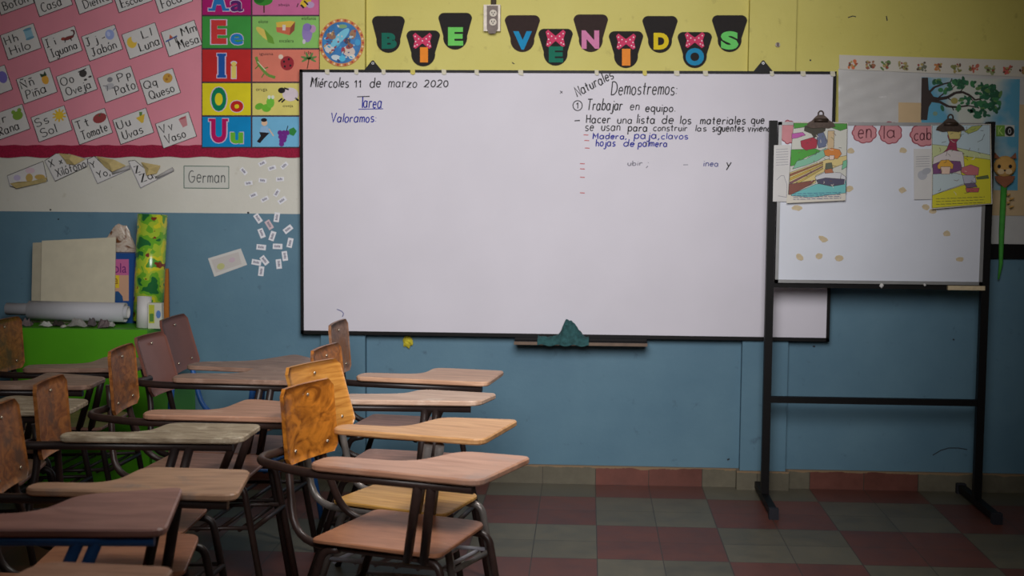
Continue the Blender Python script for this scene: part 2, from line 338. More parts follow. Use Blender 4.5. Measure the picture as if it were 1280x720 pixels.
wall = bpy.data.objects['wall_back']; SCUF = mat('scuff', (40, 44, 50), .7)
for P, wd_ in (([(1166, 569), (1176, 563), (1186, 560), (1198, 560), (1209, 562)], 1.2), ([(909, 575), (912, 573.5)], 2), ([(1191, 424), (1193, 425)], 2), ([(1012, 75), (1014, 75.5)], 1.8), ([(1108, 20), (1109, 26)], 1.4), ([(62, 262), (64, 262.5)], 2), ([(72, 274), (74, 274)], 1.5), ([(309, 266), (311.5, 266)], 2.2), ([(1060, 22), (1066, 20), (1070, 21)], 1.2), ([(640, 78), (643, 80)], 1.2), ([(1016, 433), (1019, 433)], 2)):
    q = Ink(wallf(0)); q.line(P, wd_, SCUF, .8); q.build('scuff_mark', wall)
PIL = ((-1.076, -.866), (.895, 1.105))
for i, (a, b) in enumerate(PIL):
    struct('trim_%d' % (i+1), (a, -.05, 0), (b, 0, ZC), M_WALL, ('painted concrete pilaster behind the date end of the whiteboard', 'painted concrete pilaster behind the easel end of the whiteboard')[i], 'pilaster')
M_SK = tiles(True); q = MB(); xs = [XL]
for a, b in PIL: q.box((xs[-1], -.02, 0), (a-.015, 0, .088), M_SK); q.box((a-.015, -.068, 0), (b+.015, 0, .088), M_SK); xs.append(b+.015)
q.box((xs[-1], -.02, 0), (XR, 0, .088), M_SK)
tag(q.build('baseboard_back'), 'worn red and grey tile skirting with paint splashes', 'skirting', kind='structure')

# ------------------------------------------------------------------ common materials
BLACK = mat('black enamel', (12, 10, 11), .5, .2, 30, spec=.2)
WHITE = mat('white card', (212, 210, 208), .6, .03, 20)
INKB = mat('black ink', (22, 19, 22), .6)
INKF = mat('faded ink', (140, 138, 150), .6)
INKBL = mat('blue ink', (28, 36, 150), .6)
INKR = mat('red ink', (190, 90, 90), .6)
TAN = mat('old masking tape', (204, 186, 152), .6, .12, 60)
def pc(r, g, b): return mat('print %d %d %d' % (r, g, b), (r, g, b), .55)

# ------------------------------------------------------------------ whiteboard
YW = -.075
wb = thing('whiteboard', 'wide wall-mounted whiteboard with black frame and handwritten Spanish lesson', 'whiteboard', (.06, YW, 1.317))
x0, x1, z0, z1 = -1.165, 1.286, .703, 1.931
def board_mat():
    m = mat('whiteboard enamel', (215, 211, 220), .55, .03, 3, spec=.3)
    return m
q = MB(); q.box((x0+.01, YW, z0+.01), (x1-.01, YW+.018, z1-.01), board_mat()); q.build('writing_surface', wb)
for a, b in (((x0, z0), (x1, z0+.016)), ((x0, z1-.012), (x1, z1)), ((x0, z0), (x0+.014, z1)), ((x1-.014, z0), (x1, z1))):
    q = MB(); q.box((a[0], YW-.008, a[1]), (b[0], YW+.018, b[1]), BLACK); q.build('frame_rail', wb)
for px in (466, 954):
    q = Ink(wallf(YW+.01)); q.sheet([(px-12, 89), (px-1, 75.5), (px+1, 75.5), (px+12, 89)], 0, 8, BLACK); q.ring(px, 79, 1.3, .8, mat('steel', (150, 150, 150), .35, metal=.8), 9); q.build('hanging_bracket', wb)
def writing(lines, name='handwritten_word', label=None, fn=None):
    for it in lines:
        q = Ink(fn or wallf(YW-.001)); nm = name
        if it[0] == '/': q.line(it[1], it[2], it[3]); nm = name if name != 'handwritten_word' else 'pen_stroke'
        elif it[0] == 'o': q.ring(*it[1:]); nm = 'pen_circle'
        else:
            t, a, b, c, d, m = it[:6]; q.script(t, a, b, c, d, m, 1, it[6] if len(it) > 6 else 0, .12, 1.4 if d-b > 8 else 1.2)
        o = q.build(nm, wb)
        if label: o['label'] = label
writing([('Miércoles', 389, 96.5, 436, 109.5, INKB), ('/', [(443.3, 103.2), (445.6, 100.4), (445.2, 109.5)], 1.3, INKB), ('/', [(448.6, 103.2), (450.8, 100.4), (450.4, 109.5)], 1.3, INKB), ('de', 463, 97, 476, 109.5, INKB), ('marzo', 486, 101.5, 521, 109.5, INKB), ('2020', 531, 100, 560, 109, INKB)], label='black handwritten date')
writing([('/', [(446.5, 121), (462, 120.5)], 1.2, INKB), ('/', [(453.5, 121), (453, 135)], 1.6, INKBL), ('area', 454.5, 126, 477, 135, INKBL), ('/', [(448, 136.5), (479, 136)], 1, INKBL)], label='blue underlined heading')
writing([('Valoramos:', 414, 141, 470, 153, INKBL)], label='blue handwritten word')
writing([('Naturales', 717, 97, 768, 110, INKB, -27, .05)], label='slanting black word')
writing([('Demostremos:', 764, 102, 846, 119, INKB)])
writing([('o', 722, 132, 5.8, 1.2, INKB, 1, 20, 6.2), ('/', [(720.6, 130.4), (722.4, 128.4), (722.1, 135.6)], 1.2, INKB), ('Trabajar', 734, 123, 778, 142, INKB), ('en', 788, 131, 799, 137.5, INKB), ('equipo.', 807, 131, 844, 143.5, INKB)])
writing([('/', [(718, 151), (725, 150.6)], 1.4, INKB), ('Hacer', 733, 143.5, 763, 154, INKB), ('una', 772, 148.5, 790, 154.5, INKB), ('lista', 797, 142.5, 819, 154.5, INKB), ('de', 828, 144, 842, 154.5, INKB), ('los', 851, 144.5, 864, 155, INKB),
         ('materiales', 876, 145, 932, 155.5, INKB), ('que', 939, 148.5, 955, 158.5, INKB)])
writing([('se', 732, 157, 742, 163.5, INKB), ('usan', 752, 157, 775, 163.5, INKB), ('para', 785, 158, 809, 168, INKB), ('construir', 817, 156, 859, 164, INKB), ('las', 870, 156, 883, 164, INKB), ('siguentes', 891, 156, 930, 168, INKB), ('viviend', 935, 156, 963.5, 164.5, INKB)])
writing([('Madera,', 741.5, 166, 783, 175, INKBL), ('paja,', 793, 166, 824, 177, INKBL), ('clavos', 827, 166, 860, 174, INKBL)], label='blue handwritten line')
writing([('hojas', 745, 174, 769, 186, INKBL), ('de', 780, 174, 793, 183, INKBL), ('palmera', 798, 175, 834, 187, INKBL)], label='blue handwritten line')
writing([('ubir', 785, 201, 803, 207, INKF), (';', 808, 203, 810, 210, INKF), ('inea', 880, 201.5, 898, 208, mat('worn blue ink', (96, 98, 150), .6)), ('y', 908, 203, 913.5, 212.5, INKB), ('/', [(854, 206), (860, 206)], .9, INKF)], label='half-erased faint words')
writing([('/', [(x, y), (x+6, y+.3)], 1.1, INKR) for x, y in ((729.5, 168.5), (730.5, 175.5), (731, 185), (725, 204.5), (725, 211), (725, 221.5), (725, 241))], 'dash_marks', 'red dashes')
writing([('/', [(421, 386.5), (427, 389), (429.5, 392), (428, 396)], 1.0, mat('worn blue ink', (96, 98, 150), .6)), ('/', [(700, 113.5), (703, 116.5)], .8, INKB), ('/', [(700, 117), (703, 114)], .8, INKB)], 'pen_marks')

# marker ledge and cloth
q = MB(); a = WP(643, 424, YW-.06); b = WP(809, 427, YW-.06); zt = .690
q.box((a.x, -.165, zt-.012), (b.x, -.085, zt), BLACK); q.box((a.x, -.169, zt-.012), (b.x, -.165, zt+.002), mat('ledge lip', (112, 92, 76), .5, .15, 30))
q.box((a.x, -.085, zt-.012), (b.x, -.081, zt+.012), BLACK); q.box((-.02, -.082, zt-.012), (.36, 0, zt-.002), BLACK)
tag(q.build('marker_ledge'), 'narrow dark marker ledge under the whiteboard', 'ledge')
def cloth():
    m = mat('teal cloth', (44, 84, 86), .9, .35, 55, bump=1); q = MB(); nx, ny = 60, 20; vs = []
    a = WP(672, 424, -.13).x; b = WP(736, 424, -.13).x
    for j in range(ny+1):
        for i in range(nx+1):
            u, v = i/nx, j/ny; x = a+(b-a)*u; y = -.185+.095*v
            hump = (math.exp(-((u-.55)/.10)**2)*.062+math.exp(-((u-.68)/.10)**2)*.036)*(.5+.5*math.sin(v*3))*(1+.35*noise.noise(Vector((u*9, v*5, 2))))+.010*abs(math.sin(u*13+v*4))*math.exp(-((u-.6)/.3)**2) + math.exp(-((u-.75)/.12)**2)*.022
            z = zt+.016+hump+.006*noise.noise(Vector((x*60, y*60, 1)))+.012*noise.noise(Vector((x*25, y*25, 5)))+.010*abs(noise.noise(Vector((x*45+y*30, y*40, 8))))
            if v < .1: z = zt-.008+.004*math.sin(u*20); y = -.176
            elif v < .2: z = min(z, zt+.014+hump*.6)
            vs.append((x, y, max(z, zt-.012)))
    fs = [(j*(nx+1)+i, j*(nx+1)+i+1, (j+1)*(nx+1)+i+1, (j+1)*(nx+1)+i) for j in range(ny) for i in range(nx)]
    q.add(vs, fs, m, True); q.add([(x, y, z-.004) for x, y, z in vs], [f[::-1] for f in fs], m, True)
    return tag(q.build('cloth'), 'crumpled teal cleaning cloth on the ledge under the whiteboard', 'cloth')
cloth()
q = MB(); p = WP(510, 427, -.012); q.ball(p, .023, .012, .026, mat('yellow foam', (196, 182, 50), .8, .3, 60), 12, 9, .6)
tag(q.build('foam_scrap'), 'small crumpled yellow scrap on the blue wall under the whiteboard', 'scrap')
ordn = ['first', 'second', 'third', 'fourth', 'fifth', 'sixth', 'seventh', 'eighth', 'ninth', 'tenth', 'eleventh', 'twelfth', 'thirteenth', 'fourteenth']
for i, px in enumerate((409, 445.5, 479.5, 516, 555, 596, 651, 746, 806, 846, 882, 965, 1004, 1041)):
    q = Ink(wallf(YW-.0085)); y = 88+(px-376)*.004; wd = 2.6+random.random()*1.2
    q.sheet([(px-wd, y-1.2-random.random()), (px+wd*.8, y-1.5), (px+wd, y+3.5+random.random()*2), (px+.2, y+5), (px-wd*.9, y+3.6)], 0, 2.2, mat('tape a', (206, 200, 178), .6, .12, 60) if i not in (3, 8) else mat('tape b', (205, 190, 90), .6, .12, 60))
    tag(q.build('tape_scrap'), '%s tape scrap from the date end along the whiteboard top edge' % ordn[i], 'tape', 'tape scraps along the whiteboard top')

# ------------------------------------------------------------------ pink mural, border, alphabet cards
PINK = mat('pink paper', (222, 140, 156), .7, .05, 5); CRIM = mat('crimson crepe', (150, 20, 58), .85, .25, 120, bump=.5)
q = Ink(wallf(-.001)); q.sheet([(-90, -90), (398, -90), (398, 186), (-90, 186)], 0, 2, PINK)
tag(q.build('backing_paper'), 'large sheet of pink backing paper on the wall behind alphabet cards', 'paper')
q = Ink(wallf(-.003)); n = 60
top = [(-90+i*(466/n), 181.5+.6*math.sin(i*1.7)) for i in range(n+1)]; bot = [(-90+i*(466/n), 196.5+.9*math.sin(i*1.1)) for i in range(n+1)]
q.sheet(top+bot[::-1], 0, 5, CRIM); tag(q.build('border_strip'), 'crimson paper border strip along the bottom of the pink paper', 'border')

YC = -.0075
def card(label, cx, cy, upper, word, draw, flip=False, a=(41.5, -15.2), b=(10.2, 30.6)):
    """alphabet card: a = its width, b = its height, in photograph units along the wall"""
    f0 = lambda u, v, h: WP(cx+(u-.5)*a[0]+(v-.5)*b[0], cy+(u-.5)*a[1]+(v-.5)*b[1], YC-h*.0005)
    t = thing('alphabet_card', label, 'card', WP(cx, cy, YC), group='alphabet cards on the wall')
    q = Ink(f0); q.sheet([(0, 0), (1, 0), (1, 1), (0, 1)], 0, 2, WHITE)
    for l in ([(0, 0), (1, 0)], [(1, 0), (1, 1)], [(1, 1), (0, 1)], [(0, 1), (0, 0)]): q.line(l, .018, INKB, 2.4)
    q.build('card_sheet', t)
    if upper:
        lx = .54 if flip else .07; U, l = upper.split(); wu = {'I': .1, 'M': .2, 'O': .19, 'Q': .2, 'J': .12}.get(U, .16); wl = {'i': .012, 'l': .012, 'j': .06, 'm': .17}.get(l, .11)
        q = Ink(f0); q.script(U, lx, (.06 if U == 'Ñ' else .12), lx+wu, .43, INKB, 2.6, 0, 0, .03); q.build('capital_letter', t)
        q = Ink(f0); q.script(l, lx+.26, {'h': .12, 'l': .12, 't': .14, 'i': .16, 'j': .16, 'ñ': .13}.get(l, .23), lx+.26+wl, (.52 if l in 'jpq' else .43), INKB, 2.6, 0, 0, .03); q.build('small_letter', t)
    if word:
        q = Ink(f0); ww = min(.76, .14*len(word)+.02); wx = .94-ww if flip else .13
        q.script(word, wx, .54, wx+ww, (.97 if set(word) & set('gjq') else .88), INKB, 2.6, 0, 0, .03); q.build('word', t)
    q = Ink(f0); draw(q, .2 if flip else .78, .3); q.build('picture', t)
    return t
def nh(q): q.k = getattr(q, 'k', 2.4)+.25; return q.k
E_ = lambda c, rx, ry, dx=0, dy=0, rot=0: (lambda q, x, y: q.ell(x+dx, y+dy, rx, ry, pc(*c), nh(q), rot))
def multi(*fs):
    def g(q, x, y):
        for i, f in enumerate(fs): f(q, x, y+0*i)
    return g
def LN(pts, wd, c): return lambda q, x, y: q.line([(x+a, y+b) for a, b in pts], wd, pc(*c), nh(q))
def PL(pts, c): return lambda q, x, y: q.poly([(x+a, y+b) for a, b in pts], pc(*c), nh(q))
BK = (40, 36, 36)
d_house = multi(PL([(-.12, 0), (.12, 0), (.12, .2), (-.12, .2)], (210, 170, 60)), PL([(-.15, 0), (0, -.16), (.15, 0)], (190, 110, 60)))
d_tooth = multi(E_((190, 200, 210), .1, .14), E_((180, 60, 60), .05, .04, 0, .02))
d_broom = multi(LN([(-.12, -.15), (.08, .1)], .03, (140, 100, 60)), PL([(.03, .08), (.12, .02), (.18, .2), (.08, .2)], (200, 170, 90)))
d_seal = multi(E_((90, 90, 100), .16, .09, 0, .05), E_((90, 90, 100), .07, .09, .08, -.08))
d_button = multi(E_((200, 90, 90), .13, .14), E_((120, 50, 50), .02, .03, -.04), E_((120, 50, 50), .02, .03, .04))
d_thread = multi(PL([(-.11, -.16), (.11, -.16), (.11, .2), (-.11, .2)], (140, 185, 205)), E_((100, 150, 175), .13, .05, 0, -.16), E_((100, 150, 175), .13, .05, 0, .2))
d_iguana = multi(E_((120, 50, 50), .17, .07, -.05, .06), LN([(.08, .05), (.15, -.02), (.16, -.15), (.08, -.18)], .05, (90, 50, 55)), LN([(-.15, .08), (-.18, .18)], .03, BK), LN([(0, .08), (.02, .2)], .03, BK), E_((150, 60, 50), .06, .06, -.2, .02))
d_soap = multi(E_((150, 165, 215), .13, .2), E_((185, 195, 230), .05, .1, -.03, -.04), LN([(.12, -.1), (.2, -.16)], .03, (120, 130, 190)), LN([(-.15, .02), (-.24, .04)], .03, BK))
d_moon = multi(E_((226, 190, 70), .14, .22, 0, .12), E_((212, 210, 208), .08, .15, .1, .02))
d_table = multi(PL([(-.16, .08), (.2, .02), (.2, .08), (-.16, .14)], (70, 90, 150)), LN([(-.08, .12), (-.08, .34)], .025, BK), LN([(.12, .08), (.12, .3)], .025, BK), LN([(.16, .06), (.16, .26)], .025, BK), PL([(-.04, .06), (.02, -.1), (.08, .05)], (190, 90, 50)))
d_pine = multi(E_((222, 165, 60), .1, .18, 0, .1), PL([(-.09, -.04), (-.1, -.2), (0, -.12), (.06, -.24), (.08, -.04)], (50, 70, 50)))
d_sheep = multi(E_((60, 56, 56), .11, .14, -.03, -.06), LN([(-.15, -.17), (.1, -.2)], .04, BK), E_((60, 56, 56), .05, .04, -.02, .2), E_((60, 56, 56), .05, .04, .13, .15))
d_duck = multi(E_((130, 130, 136), .08, .1, .12, -.08), E_((180, 180, 184), .13, .12, .05, .16), LN([(-.12, .05), (0, .12), (-.05, .3)], .03, (120, 120, 126)), LN([(.1, .25), (.2, .3)], .04, (110, 110, 116)))
d_cheese = multi(E_((196, 150, 60), .14, .19), E_((160, 110, 40), .04, .05, -.04, .03), E_((160, 110, 40), .03, .04, .05, -.06))
d_frog = multi(E_((124, 160, 60), .15, .17, 0, .06), E_((124, 160, 60), .06, .08, -.09, -.12), E_((124, 160, 60), .06, .08, .09, -.12))
d_sun = multi(*[LN([(0, 0), (.2*math.cos(t*.6283), .25*math.sin(t*.6283))], .05, (220, 180, 40)) for t in range(10)], E_((226, 190, 50), .12, .15))
d_tomato = multi(E_((150, 60, 62), .2, .19), PL([(-.08, -.17), (0, -.1), (.1, -.2), (.02, -.05)], (70, 90, 60)))
d_grape = multi(PL([(-.14, -.06), (.14, -.1), (.03, .2), (-.03, .2)], (214, 180, 60)), PL([(-.02, -.08), (.0, -.24), (.09, -.2), (.05, -.08)], (90, 130, 60)))
d_glass = multi(PL([(-.12, -.16), (.12, -.2), (.07, .18), (-.07, .2)], (196, 130, 136)), E_((170, 80, 90), .1, .04, 0, -.15))
d_purple = multi(E_((120, 110, 190), .13, .24, .06, .12))
W_ = 'white alphabet card '
for cx, cy, up, wd, dr, fl, lab in (
    (17, -4, '', 'Botón', d_button, False, 'reading Botón with a red button, cut off at the top'), (65, -2, '', 'Casa', d_house, False, 'reading Casa with a small house picture'),
    (115, -5, '', 'Diente', d_tooth, True, 'reading Diente beside the Casa card'), (164.5, -7, '', 'Escoba', d_broom, False, 'reading Escoba with a broom picture'), (215, -6.5, '', 'Foca', d_seal, False, 'reading Foca beside the vowel poster top'),
    (26, 52, 'H h', 'Hilo', d_thread, False, 'reading Hilo with a blue thread spool'), (77.3, 55.3, 'I i', 'Iguana', d_iguana, False, 'reading Iguana with a dark red lizard'), (127.6, 53.6, 'J j', 'Jabón', d_soap, False, 'reading Jabón with a pale blue soap'),
    (178, 51, 'L l', 'Luna', d_moon, True, 'reading Luna with a yellow moon'), (227, 48, 'M m', 'Mesa', d_table, True, 'reading Mesa with a blue table'),
    (-10, 104, '', '', d_purple, False, 'with a purple picture at the edge of the view'), (46, 107, 'Ñ ñ', 'Piña', d_pine, False, 'reading Piña with a pineapple'), (96, 103.6, 'O o', 'Oveja', d_sheep, False, 'reading Oveja with a black sheep'),
    (147.7, 105.4, 'P p', 'Pato', d_duck, True, 'reading Pato with a grey duck'), (200, 108, 'Q q', 'Queso', d_cheese, False, 'reading Queso with a round cheese'),
    (12, 153, 'R r', 'Rana', d_frog, False, 'reading Rana with a green frog'), (64.5, 154.6, 'S s', 'Sol', d_sun, False, 'reading Sol with a yellow sun'), (115, 158, 'T t', 'Tomate', d_tomato, False, 'reading Tomate with a red tomato'),
    (166.6, 157.7, 'U u', 'Uvas', d_grape, False, 'reading Uvas with yellow grapes'), (220, 162.6, 'V v', 'Vaso', d_glass, False, 'reading Vaso with a red tumbler')):
    card(W_+lab, cx, cy, up, wd, dr, fl)

TANB = mat('torn paper backing', (196, 176, 120), .8, .15, 40)
def torn(label, body, flap, texts, tubep=None, blobs=()):
    m = lambda P: [(x/4.923, 140+y/4.923) for x, y in P]
    cx = sum(x for x, y in body)/len(body)/4.923; cy = 140+sum(y for x, y in body)/len(body)/4.923
    t = thing('alphabet_card', label, 'card', WP(cx, cy, YC), group='alphabet cards on the wall')
    q = Ink(wallf(YC)); B = m(body); q.sheet(B, 0, 1.6, WHITE)
    for i in range(len(B)): q.line([B[i-1], B[i]], .7, INKB if i % 3 else INKF, 2)
    q.build('card_sheet', t)
    if flap:
        q = Ink(lambda u, v, h: WP(u, v, YC-.002-h*.0006)); F = m(flap)
        top = [WP(u, v, YC-.003-.018*(k % 2)) for k, (u, v) in enumerate(F)]
        c0 = sum(top, Vector())/len(top)+Vector((0, -.012, 0))
        q.add(top+[c0], [(i, (i+1) % len(top), len(top)) for i in range(len(top))], TANB); o = q.build('peeled_flap', t); o['label'] = 'tan peeled flap'
    for s, a, b, c, d, rot in texts:
        q = Ink(wallf(YC)); q.script(s, a/4.923, 140+b/4.923, c/4.923, 140+d/4.923, INKB, 3, rot, 0, 1.1); q.build('word', t)
    for c, a, b, rx, ry in blobs:
        q = Ink(wallf(YC)); q.ell(a/4.923, 140+b/4.923, rx/4.923, ry/4.923, pc(*c), 3); q.build('picture', t)
    if tubep:
        q = MB(); a, b = m(tubep); q.tube([WP(*a, YC-.012), WP(*b, YC-.01)], [.006, .009], mat('curled paper', (176, 174, 172), .6), 10); q.build('curled_edge', t)
torn('torn white card with tan patches below the crimson border', [(45, 392), (265, 303), (292, 425), (100, 468), (60, 455)], [(60, 440), (110, 430), (200, 425), (290, 400), (285, 430), (100, 470)], [], None, [((190, 180, 210), 105, 405, 22, 18), ((214, 190, 200), 185, 360, 30, 18), ((190, 160, 90), 180, 405, 22, 26), ((190, 160, 90), 245, 400, 32, 16)])
torn('torn alphabet card reading Xilófono with a peeled corner', [(275, 300), (345, 255), (420, 258), (540, 290), (536, 335), (340, 425)], [(360, 254), (440, 262), (528, 290), (460, 325), (410, 320), (395, 290)], [('X x', 300, 285, 382, 330, -18), ('Xilófono', 340, 320, 528, 372, -19)])
torn('torn alphabet card starting Yo with a curled tan flap', [(535, 292), (580, 272), (640, 330), (690, 372), (790, 332), (798, 352), (600, 440)], [(592, 272), (700, 292), (775, 330), (690, 368), (640, 335)], [('Y', 556, 305, 585, 345, -18), ('Yo,', 596, 355, 675, 408, -18)], [(692, 376), (798, 338)])
torn('torn alphabet card starting Za with a curled tan flap', [(790, 302), (830, 297), (880, 340), (960, 402), (1060, 345), (1068, 364), (865, 467)], [(868, 308), (988, 330), (965, 378), (900, 390), (890, 350)], [('Z', 828, 332, 858, 374, -20), ('Za,', 862, 370, 958, 425, -20)], [(965, 402), (1066, 350)])
# bordered name card
t = thing('name_card', 'white name card in a thin green border on the white wall band', 'card', WP(258, 221.5, -.002))
q = Ink(wallf(-.001)); q.sheet([(229.5, 207), (286.5, 207.5), (286.5, 236), (229.5, 235.5)], 0, 1.5, mat('name card', (206, 206, 198), .7))
for l in ([(230, 207.5), (286, 208)], [(286, 208), (286, 235.5)], [(286, 235.5), (230, 235)], [(230, 235), (230, 207.5)]): q.line(l, .9, mat('green pen', (60, 100, 84), .6), 2)
q.build('card_sheet', t)
q = Ink(wallf(-.001)); q.script('German', 236, 213.5, 281, 228.5, mat('grey pen', (74, 78, 78), .6), 2, 0, 0, 1.1); q.build('lettering', t)
# little word tags
TAGW = mat('tag paper', (228, 228, 234), .6)
TAGS = [(328, 204, -28, 'highest tag on the white band'), (340, 210, -18, 'white-band tag just beside the highest one'), (355.4, 207, -42, 'white-band tag nearest the crimson border by the whiteboard'), (304.6, 214, 48, 'white-band tag nearest the bordered name card'),
        (310.7, 229, -8, 'white-band tag level with the name card bottom'), (328.4, 225.6, 6, 'tag in the middle of the white band'), (350, 224, -4, 'white-band tag in the middle row by the whiteboard'), (316.8, 244, -25, 'lowest large tag on the white band'),
        (331, 249, -28, 'faint tag low on the white band'), (346, 241, -60, 'small upright tag low on the white band'), (352.7, 250.5, -36, 'tilted tag low on the white band by the whiteboard'),
        (322.5, 273, 55, 'top tag on the blue paint, tilted'), (346, 271.5, -82, 'upright tag just under the white band'), (336.5, 281, 58, 'pinkish tag between two upright blue-wall tags'), (360, 286.5, -38, 'blue-wall tag nearest the whiteboard frame'),
        (327, 291.5, 68, 'steep tag on the blue paint left of the upright ones'), (340.5, 295, -72, 'steep tag in the middle of the blue-wall cluster'), (362.5, 303.5, -78, 'upright tag on the blue paint close to the whiteboard'), (326.5, 309, 6, 'flat tag on the blue paint in the middle row'),
        (347, 308, 2, 'flat tag on the blue paint beside another flat one'), (356, 320, 82, 'upright tag on blue paint in the lower whiteboard side'), (320.5, 328, 10, 'flat tag low on blue paint beside the big white slip'), (330.5, 325.5, 52, 'tilted tag touching a flat one low on blue'),
        (348.5, 330, 84, 'upright tag low on blue paint toward the whiteboard'), (326.5, 339, -84, 'lowest tag of all on the blue paint')]
for i, (px, py, rot, lab) in enumerate(TAGS):
    f0 = wallf(-.001); c, s_ = math.cos(R(rot)), math.sin(R(rot)); hw, hh = (6, 3.4) if i > 10 else (5, 2.6)
    if 10 in (i,) : hw, hh = 5.5, 3
    f1 = (lambda px, py, c, s_: lambda u, v, h: WP(px+u*c-v*s_, py+u*s_+v*c, -.001-h*.0005))(px, py, c, s_)
    t = thing('word_tag', 'small white '+lab, 'tag', WP(px, py, -.002), group='small word tags stuck on the wall')
    q = Ink(f1); q.sheet([(-hw, -hh), (hw, -hh), (hw, hh), (-hw, hh)], 0, 2, TAGW if i != 13 else mat('pink tag', (212, 190, 196), .6)); q.build('slip', t)
    q = Ink(f1)
    for k in range(4): q.rect(-hw*.62+k*hw*.31, -1.6+.5*(k % 2), -hw*.62+k*hw*.31+hw*.2, 1.3, mat('tag ink', (110, 108, 130), .6), 2.6)
    q.build('printed_word', t)
t = thing('paper_slip', 'larger tilted white paper slip on the blue wall beside the word tags', 'paper', WP(285, 327.5, -.002))
q = Ink(wallf(-.001)); q.sheet([(260, 323), (301, 310.5), (309, 331), (268, 346)], 0, 3, mat('slip paper', (206, 204, 200), .6)); q.build('slip', t)
q = Ink(wallf(-.001)); q.poly([(264, 325), (298, 315), (302, 330), (270, 341)], mat('slip print', (196, 190, 186), .6), 4); q.ell(276, 333, 5, 4, pc(190, 190, 130), 5, -20); q.ell(290, 325, 4, 3, pc(196, 176, 186), 5, -20); q.build('faded_print', t)

# ------------------------------------------------------------------ vowel poster
YP = -.0095
vp = thing('vowel_poster', 'glossy laminated vowel poster of coloured rows beside the pink cards', 'poster', WP(326, 80, YP))
def gloss(r, g, b): return mat('laminate %d %d %d' % (r, g, b), (r, g, b), .18, .06, 14)
q = Ink(wallf(YP)); q.sheet([(252, -60), (400, -60), (400, 103), (374, 103), (374, 185), (252, 185)], -2, 0, mat('poster backing', (60, 34, 50), .5)); q.build('poster_sheet', vp)
rows = [(-26, 18.5, (176, 30, 112), (206, 110, 156), 'A', 'a', (40, 120, 190), (90, 40, 110)), (20.5, 60, (66, 156, 70), (140, 196, 104), 'E', 'e', (206, 62, 62), (40, 130, 200)),
        (62, 102, (196, 48, 48), (222, 128, 108), 'I', 'i', (36, 88, 166), (226, 206, 110)), (104, 144, (228, 214, 44), (224, 212, 120), 'O', 'o', (20, 130, 90), (196, 48, 40)), (146, 183.5, (24, 140, 200), (120, 186, 222), 'U', 'u', (186, 30, 96), (110, 186, 60))]
PG = wallf(YP)
